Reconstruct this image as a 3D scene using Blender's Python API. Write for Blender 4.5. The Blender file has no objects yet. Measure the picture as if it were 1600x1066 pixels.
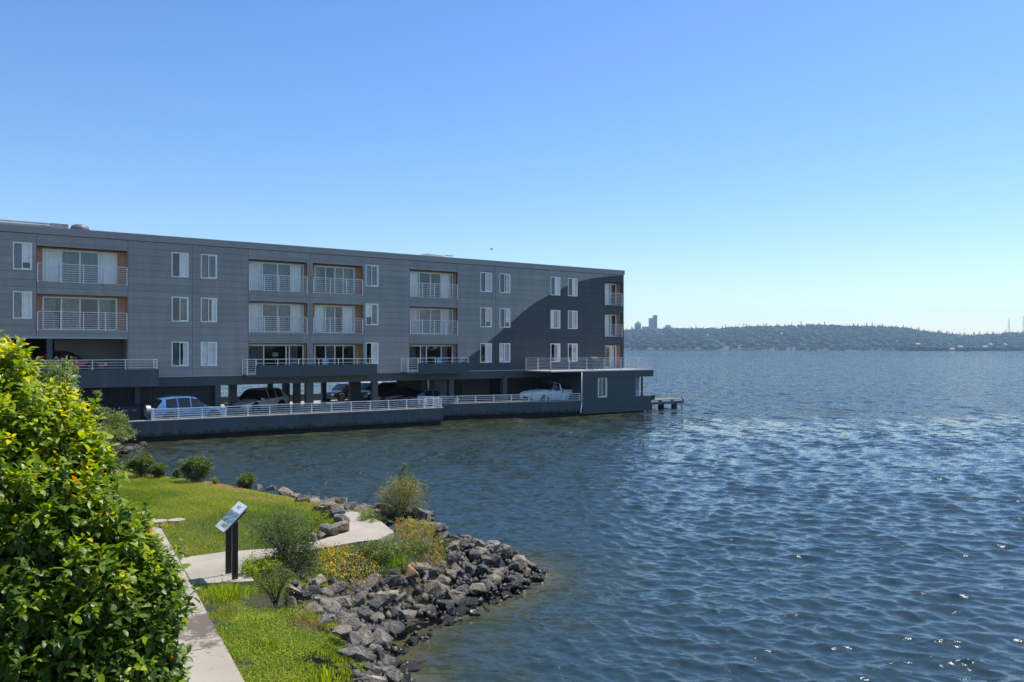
import bpy, bmesh, math, random
import numpy as np
from mathutils import Vector, Matrix
R = math.radians
random.seed(7); rng = np.random.default_rng(7)
scene = bpy.context.scene
C = scene.collection
# ------------------------------------------------------------------ camera, sky, sun, exposure
EYE = 5.2
cam = bpy.data.objects.new('camera', bpy.data.cameras.new('camera')); C.objects.link(cam)
cam.location = (0, 0, EYE); cam.rotation_euler = (R(90), 0, 0)
cam.data.lens = 27; cam.data.sensor_width = 36; cam.data.shift_y = 0.0078
cam.data.clip_start = 0.1; cam.data.clip_end = 20000
scene.camera = cam
SUN_AZ, SUN_EL = 54.0, 62.0            # azimuth measured from +Y towards +X
w = bpy.data.worlds.new('World'); scene.world = w; w.use_nodes = True
nt = w.node_tree; nt.nodes.clear()
sky = nt.nodes.new('ShaderNodeTexSky'); sky.sky_type = 'NISHITA'; sky.sun_disc = False
sky.sun_elevation = R(SUN_EL); sky.sun_rotation = R(SUN_AZ)
sky.altitude = 0; sky.air_density = 1.1; sky.dust_density = 0.3; sky.ozone_density = 5.0
bg = nt.nodes.new('ShaderNodeBackground'); bg.inputs[1].default_value = 0.103
wo = nt.nodes.new('ShaderNodeOutputWorld')
hs = nt.nodes.new('ShaderNodeHueSaturation'); hs.inputs['Saturation'].default_value = 1.17; hs.inputs['Hue'].default_value = .507
nt.links.new(sky.outputs[0], hs.inputs['Color']); nt.links.new(hs.outputs[0], bg.inputs[0]); nt.links.new(bg.outputs[0], wo.inputs[0])
sl = bpy.data.lights.new('sun', 'SUN'); sl.energy = 3.9; sl.angle = R(0.53); sl.color = (1, .955, .88)
so = bpy.data.objects.new('sun', sl); C.objects.link(so)
sd = Vector((math.sin(R(SUN_AZ))*math.cos(R(SUN_EL)), math.cos(R(SUN_AZ))*math.cos(R(SUN_EL)), math.sin(R(SUN_EL))))
so.rotation_euler = sd.to_track_quat('Z', 'Y').to_euler(); so.location = (40, 40, 80)
vs = scene.view_settings
vs.view_transform = 'Standard'; vs.look = 'None'; vs.gamma = 1; vs.exposure = 0.75; vs.use_curve_mapping = False
scene.cycles.use_denoising = True; scene.cycles.denoising_prefilter = 'NONE'; scene.cycles.sample_clamp_direct = 3.5
scene.cycles.max_bounces = 8; scene.cycles.transparent_max_bounces = 16
scene.cycles.volume_bounces = 0; scene.cycles.sample_clamp_indirect = 6
scene.cycles.volume_step_rate = 5

# ------------------------------------------------------------------ helpers
def tag(o, label=None, cat=None, group=None, kind=None):
    if label: o['label'] = label
    if cat: o['category'] = cat
    if group: o['group'] = group
    if kind: o['kind'] = kind
    return o
def empty(name, loc=(0, 0, 0), rz=0, label=None, cat=None, group=None, kind=None, parent=None):
    o = bpy.data.objects.new(name, None); C.objects.link(o); o.location = loc; o.rotation_euler = (0, 0, rz)
    o.empty_display_size = .2
    if parent: o.parent = parent
    return tag(o, label, cat, group, kind)
def copy_tree(o, parent=None):
    c = o.copy(); C.objects.link(c)
    if parent: c.parent = parent
    for ch in [x for x in bpy.data.objects if x.parent == o and x != c]: copy_tree(ch, c)
    return c
class MB:
    def __init__(s): s.v = []; s.f = []; s.smooth = False
    def add(s, vs, fs):
        n = len(s.v); s.v += [tuple(p) for p in vs]; s.f += [tuple(i+n for i in f) for f in fs]; return s
    def box(s, x0, x1, y0, y1, z0, z1):
        if x0 > x1: x0, x1 = x1, x0
        if y0 > y1: y0, y1 = y1, y0
        if z0 > z1: z0, z1 = z1, z0
        return s.add([(x0,y0,z0),(x1,y0,z0),(x1,y1,z0),(x0,y1,z0),(x0,y0,z1),(x1,y0,z1),(x1,y1,z1),(x0,y1,z1)],
              [(0,3,2,1),(4,5,6,7),(0,1,5,4),(1,2,6,5),(2,3,7,6),(3,0,4,7)])
    def tube(s, a, b, r, n=6, r2=None):
        a = Vector(a); b = Vector(b); r2 = r if r2 is None else r2
        d = (b-a); q = d.to_track_quat('Z', 'Y'); vs = []
        for p, rr in ((a, r), (b, r2)):
            for k in range(n):
                t = 2*math.pi*k/n; vs.append(p + q @ Vector((rr*math.cos(t), rr*math.sin(t), 0)))
        fs = [(k, (k+1) % n, n+(k+1) % n, n+k) for k in range(n)] + [tuple(range(n))[::-1], tuple(range(n, 2*n))]
        return s.add(vs, fs)
    def bar(s, a, b, wd, ht):     # rectangular bar between two points (wd horizontal, ht vertical)
        a = Vector(a); b = Vector(b); d = (b-a).normalized()
        side = Vector((d.y, -d.x, 0));
        side = side.normalized() if side.length > 1e-4 else Vector((1, 0, 0))
        up = side.cross(d).normalized(); vs = []
        for p in (a, b):
            for i, j in ((-1,-1),(1,-1),(1,1),(-1,1)): vs.append(p + side*i*wd/2 + up*j*ht/2)
        return s.add(vs, [(0,3,2,1),(4,5,6,7),(0,1,5,4),(1,2,6,5),(2,3,7,6),(3,0,4,7)])
    def build(s, name, m, parent=None, smooth=False):
        me = bpy.data.meshes.new(name); me.from_pydata(s.v, [], s.f)
        bm = bmesh.new(); bm.from_mesh(me); bmesh.ops.recalc_face_normals(bm, faces=bm.faces); bm.to_mesh(me); bm.free()
        if smooth:
            for p in me.polygons: p.use_smooth = True
        if m: me.materials.append(m)
        o = bpy.data.objects.new(name, me); C.objects.link(o)
        if parent: o.parent = parent
        return o
def raw_mesh(name, V, F, m, parent=None, smooth=False, tone=None, tone_name='tone'):
    """V (n,3) array, F (m,k) array"""
    me = bpy.data.meshes.new(name)
    V = np.asarray(V, dtype=np.float32); F = np.asarray(F, dtype=np.int32); k = F.shape[1]
    me.vertices.add(len(V)); me.vertices.foreach_set('co', V.ravel())
    me.loops.add(F.size); me.loops.foreach_set('vertex_index', F.ravel())
    me.polygons.add(len(F)); me.polygons.foreach_set('loop_start', np.arange(0, F.size, k, dtype=np.int32))
    if smooth: me.polygons.foreach_set('use_smooth', np.ones(len(F), dtype=bool))
    me.update(calc_edges=True)
    if tone is not None:
        at = me.attributes.new(tone_name, 'FLOAT', 'POINT'); at.data.foreach_set('value', np.asarray(tone, dtype=np.float32))
    if m: me.materials.append(m)
    o = bpy.data.objects.new(name, me); C.objects.link(o)
    if parent: o.parent = parent
    return o
def inst_mesh(name, tv, tf, M, T, S, tone, m, parent=None, smooth=False):
    tv = np.asarray(tv, float); tf = np.asarray(tf); n = len(T); k = len(tv)
    V = np.einsum('nij,kj->nki', M, tv) * np.asarray(S).reshape(n, 1, -1) if np.ndim(S) == 1 else np.einsum('nij,nkj->nki', M, tv[None]*S[:, None, :])
    V = V + T[:, None, :]
    F = (tf[None] + (np.arange(n)*k)[:, None, None]).reshape(-1, tf.shape[1])
    return raw_mesh(name, V.reshape(-1, 3), F, m, parent, smooth, np.repeat(tone, k) if tone is not None else None)
def frames(d, roll=None):
    """rotation matrices whose local x axis points along d (n,3)"""
    d = d/np.maximum(np.linalg.norm(d, axis=1, keepdims=True), 1e-9)
    up = np.tile(np.array([0, 0, 1.0]), (len(d), 1)); bad = np.abs(d[:, 2]) > .98; up[bad] = [1, 0, 0]
    y = np.cross(up, d); y /= np.linalg.norm(y, axis=1, keepdims=True); z = np.cross(d, y)
    if roll is not None:
        c, s_ = np.cos(roll)[:, None], np.sin(roll)[:, None]; y, z = y*c+z*s_, z*c-y*s_
    return np.stack([d, y, z], axis=2)

# ------------------------------------------------------------------ materials
def node_mat(name):
    m = bpy.data.materials.new(name); m.use_nodes = True; n = m.node_tree; b = n.nodes['Principled BSDF']; return m, n, b
def mat(name, col, rough=.6, vary=.12, scale=6, bump=.0, metal=0, spec=.5, bscale=None, streak=0, streak_col=None, detail=5):
    m, n, b = node_mat(name)
    b.inputs['Roughness'].default_value = rough; b.inputs['Metallic'].default_value = metal
    b.inputs['Specular IOR Level'].default_value = spec
    tc = n.nodes.new('ShaderNodeTexCoord'); no = n.nodes.new('ShaderNodeTexNoise')
    no.inputs['Scale'].default_value = scale; no.inputs['Detail'].default_value = detail
    n.links.new(tc.outputs['Object'], no.inputs['Vector'])
    cr = n.nodes.new('ShaderNodeValToRGB'); cr.color_ramp.elements[0].position = .3; cr.color_ramp.elements[1].position = .7
    cr.color_ramp.elements[0].color = (*[c*(1-vary) for c in col], 1); cr.color_ramp.elements[1].color = (*[min(1, c*(1+vary)) for c in col], 1)
    n.links.new(no.outputs['Fac'], cr.inputs[0]); out = cr.outputs[0]
    if streak:
        mp = n.nodes.new('ShaderNodeMapping'); mp.inputs['Scale'].default_value = (1.6, 1.6, .12); n.links.new(tc.outputs['Object'], mp.inputs[0])
        n2 = n.nodes.new('ShaderNodeTexNoise'); n2.inputs['Scale'].default_value = 2.2; n2.inputs['Detail'].default_value = 6
        n.links.new(mp.outputs[0], n2.inputs['Vector'])
        r2 = n.nodes.new('ShaderNodeMapRange'); r2.inputs[1].default_value = .55; r2.inputs[2].default_value = .75; r2.inputs[4].default_value = streak
        n.links.new(n2.outputs['Fac'], r2.inputs[0])
        mx = n.nodes.new('ShaderNodeMix'); mx.data_type = 'RGBA'; n.links.new(r2.outputs[0], mx.inputs[0]); n.links.new(out, mx.inputs[6])
        mx.inputs[7].default_value = (*(streak_col or (.2, .22, .23)), 1); out = mx.outputs[2]
    n.links.new(out, b.inputs['Base Color'])
    if bump:
        nb = n.nodes.new('ShaderNodeTexNoise'); nb.inputs['Scale'].default_value = bscale or scale*6; nb.inputs['Detail'].default_value = 8
        n.links.new(tc.outputs['Object'], nb.inputs['Vector'])
        bp = n.nodes.new('ShaderNodeBump'); bp.inputs['Strength'].default_value = bump; bp.inputs['Distance'].default_value = .02
        n.links.new(nb.outputs['Fac'], bp.inputs['Height']); n.links.new(bp.outputs[0], b.inputs['Normal'])
    return m
def thin_glass(name, tint=(.98, .98, .97)):
    m = bpy.data.materials.new(name); m.use_nodes = True; n = m.node_tree; n.nodes.clear()
    o = n.nodes.new('ShaderNodeOutputMaterial'); t = n.nodes.new('ShaderNodeBsdfTransparent'); t.inputs[0].default_value = (*tint, 1)
    g = n.nodes.new('ShaderNodeBsdfGlossy'); g.inputs['Roughness'].default_value = .02; g.inputs['Color'].default_value = (.95, .97, 1, 1)
    lw = n.nodes.new('ShaderNodeLayerWeight'); f = n.nodes.new('ShaderNodeMapRange'); f.inputs[3].default_value = .09; f.inputs[4].default_value = .75; pw = n.nodes.new('ShaderNodeMath'); pw.operation = 'POWER'; pw.inputs[1].default_value = 3; n.links.new(lw.outputs['Facing'], pw.inputs[0]); n.links.new(pw.outputs[0], f.inputs[0])
    tc = n.nodes.new('ShaderNodeTexCoord'); no = n.nodes.new('ShaderNodeTexNoise'); no.inputs['Scale'].default_value = .9
    n.links.new(tc.outputs['Object'], no.inputs['Vector'])
    bp = n.nodes.new('ShaderNodeBump'); bp.inputs['Strength'].default_value = .15; bp.inputs['Distance'].default_value = .05
    n.links.new(no.outputs['Fac'], bp.inputs['Height']); n.links.new(bp.outputs[0], g.inputs['Normal'])
    mx = n.nodes.new('ShaderNodeMixShader'); n.links.new(f.outputs[0], mx.inputs[0]); n.links.new(t.outputs[0], mx.inputs[1]); n.links.new(g.outputs[0], mx.inputs[2])
    n.links.new(mx.outputs[0], o.inputs[0]); return m
def leaf_mat(name, cols, trans=.35, rough=.4, spec=.5):
    """cols: list of (pos, rgb) over attribute 'tone'"""
    m = bpy.data.materials.new(name); m.use_nodes = True; n = m.node_tree; b = n.nodes['Principled BSDF']; out = n.nodes['Material Output']
    at = n.nodes.new('ShaderNodeAttribute'); at.attribute_name = 'tone'
    cr = n.nodes.new('ShaderNodeValToRGB'); e = cr.color_ramp.elements
    while len(e) < len(cols): e.new(.5)
    for k, (p, c) in enumerate(cols): e[k].position = p; e[k].color = (*c, 1)
    n.links.new(at.outputs['Fac'], cr.inputs[0]); n.links.new(cr.outputs[0], b.inputs['Base Color'])
    b.inputs['Roughness'].default_value = rough; b.inputs['Specular IOR Level'].default_value = spec
    tr = n.nodes.new('ShaderNodeBsdfTranslucent'); hs = n.nodes.new('ShaderNodeHueSaturation'); hs.inputs['Value'].default_value = 1.5; hs.inputs['Saturation'].default_value = 1.1
    n.links.new(cr.outputs[0], hs.inputs['Color']); n.links.new(hs.outputs[0], tr.inputs[0])
    mx = n.nodes.new('ShaderNodeMixShader'); mx.inputs[0].default_value = trans
    n.links.new(b.outputs[0], mx.inputs[1]); n.links.new(tr.outputs[0], mx.inputs[2]); n.links.new(mx.outputs[0], out.inputs[0])
    return m

M = {}
M['dark'] = mat('dark_paint', (.050, .068, .072), .6, .1, 1.2, .1, streak=.10, streak_col=(.10, .13, .15))
M['dark_wall'] = mat('dark_render', (.070, .085, .090), .65, .14, 1.0, .25, bscale=20, streak=.55, streak_col=(.13, .15, .16))
def tide(m):
    n = m.node_tree; b = n.nodes['Principled BSDF']; src = b.inputs['Base Color'].links[0].from_socket
    tc = n.nodes.new('ShaderNodeTexCoord'); sp = n.nodes.new('ShaderNodeSeparateXYZ'); n.links.new(tc.outputs['Object'], sp.inputs[0])
    mp = n.nodes.new('ShaderNodeMapping'); mp.inputs['Scale'].default_value = (3, 3, .5); n.links.new(tc.outputs['Object'], mp.inputs[0])
    no = n.nodes.new('ShaderNodeTexNoise'); no.inputs['Scale'].default_value = 1.2; no.inputs['Detail'].default_value = 7; n.links.new(mp.outputs[0], no.inputs['Vector'])
    mu = n.nodes.new('ShaderNodeMath'); mu.operation = 'MULTIPLY_ADD'; mu.inputs[1].default_value = .7; n.links.new(no.outputs['Fac'], mu.inputs[0]); n.links.new(sp.outputs[2], mu.inputs[2])
    mr = n.nodes.new('ShaderNodeMapRange'); mr.inputs[1].default_value = .74; mr.inputs[2].default_value = .86; mr.inputs[3].default_value = .9; mr.inputs[4].default_value = 0; n.links.new(mu.outputs[0], mr.inputs[0])
    mx = n.nodes.new('ShaderNodeMix'); mx.data_type = 'RGBA'; n.links.new(mr.outputs[0], mx.inputs[0]); n.links.new(src, mx.inputs[6]); mx.inputs[7].default_value = (.022, .024, .018, 1); n.links.new(mx.outputs[2], b.inputs['Base Color'])
tide(M['dark_wall'])
M['fascia'] = mat('fascia_metal', (.33, .31, .285), .5, .05, 2)
M['trimline'] = mat('trim_grey', (.42, .40, .37), .5, .05, 2)
M['white'] = mat('white_vinyl', (.95, .93, .88), .4, .03, 3)
M['rail'] = mat('white_rail_paint', (.88, .86, .82), .4, .06, 4)
M['deck_rail'] = mat('grey_rail_paint', (.42, .43, .44), .4, .06, 4)
M['glass'] = thin_glass('window_glass')
M['curtain'] = mat('white_curtain', (.97, .93, .85), .9, .10, 3)
M['sheer'] = mat('grey_sheer', (.15, .15, .15), .9, .3, 3)
M['pink'] = mat('pale_pink_curtain', (.72, .63, .64), .9, .12, 4)
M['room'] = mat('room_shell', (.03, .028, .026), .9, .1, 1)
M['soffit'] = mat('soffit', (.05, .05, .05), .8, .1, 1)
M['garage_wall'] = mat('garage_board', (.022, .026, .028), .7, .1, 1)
M['inner_wall'] = mat('garage_inner_wall', (.16, .15, .14), .8, .1, .7)
M['plaster'] = mat('grey_plaster', (.36, .36, .34), .8, .1, .7)
M['conc'] = mat('parking_concrete', (.33, .31, .28), .85, .2, .6, .3)
M['roofm'] = mat('roof_membrane', (.45, .42, .38), .8, .1, 1)
M['roofbox'] = mat('roof_box_beige', (.42, .38, .33), .8, .1, 1)
M['galv'] = mat('galvanised', (.30, .32, .34), .45, .15, 4, metal=.6)
M['ventm'] = mat('vent_grey', (.13, .13, .15), .5, .1, 4)
M['black'] = mat('black_metal', (.012, .012, .013), .4, .1, 4)
M['tyre'] = mat('tyre_rubber', (.02, .02, .02), .8, .1, 8)
M['rim'] = mat('alloy_rim', (.25, .25, .26), .35, .1, 4, metal=.7)
M['carglass'] = mat('car_glass', (.012, .014, .016), .05, .05, 1, spec=.8)
M['lamp'] = mat('headlight_lens', (.6, .62, .65), .1, .05, 4)
M['redlamp'] = mat('taillight_lens', (.45, .02, .02), .15, .05, 4)
M['timber'] = mat('weathered_timber', (.16, .14, .115), .85, .25, 3, .4)
M['timber_dark'] = mat('wet_timber', (.05, .045, .04), .8, .2, 3, .4)
M['bin'] = mat('bin_plastic', (.012, .022, .045), .45, .1, 4)
M['sign_post'] = mat('bronze_post', (.022, .017, .014), .45, .1, 6)
M['sign_plate'] = mat('steel_plate', (.55, .54, .50), .4, .1, 6, metal=.3)
M['footing_shade'] = mat('footing_shade_dark', (.03, .03, .026), .85, .3, 2, .5)  # near-black tone paints in the shade of the void below the walls
M['bark'] = mat('bark', (.10, .075, .055), .9, .2, 10, .4)
# wood cladding with fine horizontal boards
def wood():
    m, n, b = node_mat('cedar_cladding')
    tc = n.nodes.new('ShaderNodeTexCoord'); sp = n.nodes.new('ShaderNodeSeparateXYZ'); n.links.new(tc.outputs['Object'], sp.inputs[0])
    mu = n.nodes.new('ShaderNodeMath'); mu.operation = 'MULTIPLY'; mu.inputs[1].default_value = 1/.105; n.links.new(sp.outputs[2], mu.inputs[0])
    fr = n.nodes.new('ShaderNodeMath'); fr.operation = 'FRACT'; n.links.new(mu.outputs[0], fr.inputs[0])
    cr = n.nodes.new('ShaderNodeValToRGB'); cr.color_ramp.elements[0].position = 0.10; cr.color_ramp.elements[0].color = (.16, .07, .04, 1)
    cr.color_ramp.elements[1].position = .22; cr.color_ramp.elements[1].color = (.80, .40, .22, 1); n.links.new(fr.outputs[0], cr.inputs[0])
    no = n.nodes.new('ShaderNodeTexNoise'); no.inputs['Scale'].default_value = 6; n.links.new(tc.outputs['Object'], no.inputs['Vector'])
    mx = n.nodes.new('ShaderNodeMix'); mx.data_type = 'RGBA'; mx.blend_type = 'MULTIPLY'; mx.inputs[0].default_value = .12
    n.links.new(cr.outputs[0], mx.inputs[6]); n.links.new(no.outputs['Color'], mx.inputs[7]); n.links.new(mx.outputs[2], b.inputs['Base Color'])
    bp = n.nodes.new('ShaderNodeBump'); bp.inputs['Strength'].default_value = .6; bp.inputs['Distance'].default_value = .02
    n.links.new(fr.outputs[0], bp.inputs['Height']); n.links.new(bp.outputs[0], b.inputs['Normal']); b.inputs['Roughness'].default_value = .6
    return m
M['wood'] = wood()

# ------------------------------------------------------------------ building frame
AX, AY = -27.87, 41.8; TH = math.atan2(.5548, .832); cT, sT = math.cos(TH), math.sin(TH)
def LW(s, t, z=0): return Vector((AX + cT*s - sT*t, AY + sT*s + cT*t, z))
def S(px, t=0.0):
    x = (px-800)/1200; return (x*(AY + cT*t) - AX + sT*t)/(cT - sT*x)
def WL(X, Y): X -= AX; Y -= AY; return (cT*X + sT*Y, -sT*X + cT*Y)

# siding material: slate grey field and charcoal wave painted across it (object coords = building coords)
def siding():
    m, n, b = node_mat('painted_siding')
    tc = n.nodes.new('ShaderNodeTexCoord'); sp = n.nodes.new('ShaderNodeSeparateXYZ'); n.links.new(tc.outputs['Object'], sp.inputs[0])
    mr = n.nodes.new('ShaderNodeMapRange'); mr.inputs[1].default_value = 25; mr.inputs[2].default_value = 46; n.links.new(sp.outputs[0], mr.inputs[0])
    fc = n.nodes.new('ShaderNodeFloatCurve'); cv = fc.mapping.curves[0]
    pts = []
    for px, py in ((700, 581), (735, 556), (765, 532), (800, 502), (830, 477), (865, 457), (900, 441), (930, 434), (975, 429)):
        s = S(px); Z = AY + sT*s; pts.append(((s-25)/21, (5.2+(545-py)*Z/1200)/12))
    cv.points[0].location = (0, .1); cv.points[-1].location = (1, pts[-1][1])
    for p in pts[:-1]: cv.points.new(*p)
    fc.mapping.update(); n.links.new(mr.outputs[0], fc.inputs['Value'])
    dv = n.nodes.new('ShaderNodeMath'); dv.operation = 'DIVIDE'; dv.inputs[1].default_value = 12; n.links.new(sp.outputs[2], dv.inputs[0])
    gt = n.nodes.new('ShaderNodeMath'); gt.operation = 'LESS_THAN'; n.links.new(dv.outputs[0], gt.inputs[0]); n.links.new(fc.outputs[0], gt.inputs[1])
    smp = n.nodes.new('ShaderNodeMapping'); smp.inputs['Scale'].default_value = (1.7, 1, .28); n.links.new(tc.outputs['Object'], smp.inputs[0])
    no = n.nodes.new('ShaderNodeTexNoise'); no.inputs['Scale'].default_value = .9; no.inputs['Detail'].default_value = 8; no.inputs['Roughness'].default_value = .62; n.links.new(smp.outputs[0], no.inputs['Vector'])
    cr = n.nodes.new('ShaderNodeValToRGB'); cr.color_ramp.elements[0].color = (.295, .28, .25, 1); cr.color_ramp.elements[1].color = (.355, .335, .30, 1)
    cr.color_ramp.elements[0].position = .35; cr.color_ramp.elements[1].position = .65; n.links.new(no.outputs['Fac'], cr.inputs[0])
    c2 = n.nodes.new('ShaderNodeValToRGB'); c2.color_ramp.elements[0].color = (.046, .053, .057, 1); c2.color_ramp.elements[1].color = (.062, .071, .076, 1)
    c2.color_ramp.elements[0].position = .35; c2.color_ramp.elements[1].position = .65; n.links.new(no.outputs['Fac'], c2.inputs[0])
    mx = n.nodes.new('ShaderNodeMix'); mx.data_type = 'RGBA'; n.links.new(gt.outputs[0], mx.inputs[0]); n.links.new(cr.outputs[0], mx.inputs[6]); n.links.new(c2.outputs[0], mx.inputs[7])
    oi = n.nodes.new('ShaderNodeObjectInfo'); m2 = n.nodes.new('ShaderNodeMapRange'); m2.inputs[3].default_value = .93; m2.inputs[4].default_value = 1.06
    n.links.new(oi.outputs['Random'], m2.inputs[0])
    vm = n.nodes.new('ShaderNodeVectorMath'); vm.operation = 'SCALE'; n.links.new(mx.outputs[2], vm.inputs[0]); n.links.new(m2.outputs[0], vm.inputs['Scale'])
    n.links.new(vm.outputs[0], b.inputs['Base Color']); b.inputs['Roughness'].default_value = .55
    nb = n.nodes.new('ShaderNodeTexNoise'); nb.inputs['Scale'].default_value = 1.5; n.links.new(tc.outputs['Object'], nb.inputs['Vector'])
    bp = n.nodes.new('ShaderNodeBump'); bp.inputs['Strength'].default_value = .25; bp.inputs['Distance'].default_value = .03
    n.links.new(nb.outputs['Fac'], bp.inputs['Height']); n.links.new(bp.outputs[0], b.inputs['Normal'])
    return m
M['siding'] = siding()

B = empty('apartment_building', (AX, AY, 0), TH, 'long slate grey waterfront apartment block with a charcoal wave painted across its right end', 'building')
S0, S1, DEP, ZT, ZB = -9.0, S(974.5), 9.0, 12.0, 3.56
FLOOR = .85
wins = []   # (s0,s1,z0,z1)
winrows = [(9.58, 11.08), (6.87, 8.38), (4.15, 5.65)]
doorrows = [(8.98, 10.97), (6.28, 8.28), (3.58, 5.58)]
win_px = [((20, 50), (0, 1)), ((268, 294.5), (0, 1, 2)), ((313.5, 339), (0, 1, 2)), ((571, 591), (0, 1, 2)), ((750, 768), (0, 1, 2)),
          ((780, 797), (0, 1, 2)), ((860, 875), (0, 1, 2)), ((887, 902), (0, 1, 2))]
wins_l = []
for (a, b_), rows in win_px:
    for r in rows: wins_l.append((S(a), S(b_), *winrows[r], r, a))
doors = [  # opening px0, px1, row, door px at depth, dividers, curtains
 (57.5, 199, 0, 66, 183, (96, 125, 154), 'wggw'), (57.5, 199, 1, 66, 183, (96, 125, 154), 'sgds'),
 (388.5, 480, 0, 384, 475, (410, 433.5, 454), 'wggw'), (388.5, 480, 1, 384, 475, (410, 433.5, 454), 'wggw'), (388.5, 480, 2, 384, 475, (412, 447, 452), 'gdds'),
 (488.5, 566.5, 0, 491, 554, (508.6, 523, 536), 'sdgs'), (488.5, 566.5, 1, 491, 554, (508.6, 523, 536), 'wgdw'), (488.5, 566.5, 2, 491, 554, (508.6, 523, 536), 'dgdd'),
 (639.8, 714.5, 0, 637, 708, (655, 672.5, 689.5), 'wddw'), (639.8, 714.5, 1, 637, 708, (655, 672.5, 689.5), 'pggp'), (639.8, 714.5, 2, 637, 708, (657, 666, 689.5), 'sgds'),
 (944.8, 971.5, 0, 943, 963.5, (954,), 'wg'), (944.8, 971.5, 1, 943, 963.5, (954,), 'ws'), (944.8, 971.5, 2, 943, 963.5, (954,), 'sw')]
door_l = [(S(d[0]), S(d[1]), *doorrows[d[2]]) for d in doors]
deck_open = (S0-1, S(199), ZB-1, 5.78)
opens = [w_[:4] for w_ in wins_l] + door_l + [deck_open]
def rects(s0, s1, z0, z1, ops):
    ops = [o for o in ops if o[0] < s1 and o[1] > s0 and o[2] < z1 and o[3] > z0]
    if not ops: return [(s0, s1, z0, z1)]
    xs = sorted({s0, s1, *[min(max(o[0], s0), s1) for o in ops], *[min(max(o[1], s0), s1) for o in ops]})
    out = []
    for a, b_ in zip(xs[:-1], xs[1:]):
        if b_-a < 1e-4: continue
        cov = sorted([(max(o[2], z0), min(o[3], z1)) for o in ops if o[0] < (a+b_)/2 < o[1]])
        z = z0
        for c0, c1 in cov:
            if c0 > z+1e-4: out.append((a, b_, z, c0))
            z = max(z, c1)
        if z < z1-1e-4: out.append((a, b_, z, z1))
    return out
# sheathing behind the boards, then the boards one by one
mb = MB()
for a, b_, c, d in rects(S0, S1, ZB, 11.62, opens): mb.box(a, b_, .035, .2, c, d)
mb.build('wall', M['dark'], B)
joints = [S0] + [S(p) for p in (57, 200, 301, 388, 484.5, 566.8, 639.5, 714.8, 774, 855, 943)] + [S1]
NR = 19; ph = (11.60-ZB)/NR
for i in range(len(joints)-1):
    for r in range(NR):
        z0 = ZB+ph*r; rr = rects(joints[i]+.009, joints[i+1]-.009, z0+.005, z0+ph-.005, opens)
        if not rr: continue
        off = random.uniform(0, .006); groups_ = []
        for q in rr:
            hit = [g for g in groups_ if any((abs(q[0]-p[1]) < 1e-4 or abs(q[1]-p[0]) < 1e-4) and q[2] < p[3] and q[3] > p[2] for p in g)]
            ng = [q]
            for g in hit: ng += g; groups_.remove(g)
            groups_.append(ng)
        for rr_ in groups_:
          mb = MB()
          for a, b_, c, d in rr_:
            # lapped profile: lower edge proud
            if d-c < .004: continue
            mb.add([(a, -.022-off, c), (b_, -.022-off, c), (b_, -.012-off, d), (a, -.012-off, d), (a, .034, c), (b_, .034, c), (b_, .034, d), (a, .034, d)],
                   [(0,1,2,3), (4,7,6,5), (0,4,5,1), (3,2,6,7), (0,3,7,4), (1,5,6,2)])
          if mb.v: mb.build('siding_board', M['siding'], B)
MB().box(S0, S1+.06, -.07, .2, 11.625, ZT).build('fascia', M['fascia'], B)
MB().box(S0, S1+.06, -.09, -.06, 11.96, 12.03).build('drip_edge', M['trimline'], B)
MB().box(S0, S1, .2, DEP, 11.85, 11.93).build('roof', M['roofm'], B)
MB().box(S1, S1+.06, .2, DEP, 11.625, ZT).build('fascia', M['fascia'], B)
MB().box(S0, S1, DEP-.2, DEP, 3.0, 12).build('rear_wall', M['dark'], B)
MB().box(S1-.15, S1-.001, .2, DEP-.2, 3.0, 11.62).build('end_wall', M['dark'], B)
MB().box(S0, S0+.15, .2, DEP-.2, 3.0, 11.62).build('end_wall', M['dark'], B)
MB().box(S0, S(199), -.05, .2, 5.79, 5.90).build('trim_strip', M['trimline'], B)
MB().box(S(200.5), S(858), -.05, .1, 3.50, 3.56).build('trim_strip', M['trimline'], B)
# floors (upper slabs) and room shells
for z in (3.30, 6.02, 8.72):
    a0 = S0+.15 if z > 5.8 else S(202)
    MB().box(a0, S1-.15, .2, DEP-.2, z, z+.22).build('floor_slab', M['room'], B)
def sheet(x0, x1, y, z0, z1): return MB().add([(x0, y, z0), (x1, y, z0), (x1, y, z1), (x0, y, z1)], [(0, 1, 2, 3)])
# windows
def curtain_mesh(s0, s1, t, z0, z1, n=14, amp=.03, seed=0):
    rr = random.Random(seed); V = []; F = []
    ph_ = rr.uniform(0, 6); k = max(4, int((s1-s0)*n*2)); fq = rr.uniform(5, 8)
    for i in range(k+1):
        u = i/k; s_ = s0+(s1-s0)*u; y = t+amp*math.sin(ph_+u*fq*(s1-s0)*6)+amp*.4*math.sin(u*31+ph_)
        V += [(s_, y, z0), (s_, y, z1)]
    for i in range(k): F.append((2*i, 2*i+2, 2*i+3, 2*i+1))
    mb = MB(); mb.add(V, F); return mb
cm = {'w': 'curtain', 'g': 'sheer', 's': 'sheer', 'p': 'pink'}
def frame_rect(mb, a, b_, c, d, t0, t1, wd):
    mb.box(a, a+wd, t0, t1, c, d); mb.box(b_-wd, b_, t0, t1, c, d); mb.box(a+wd, b_-wd, t0+.002, t1-.002, c, c+wd); mb.box(a+wd, b_-wd, t0+.002, t1-.002, d-wd, d)
rw = random.Random(3)
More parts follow.
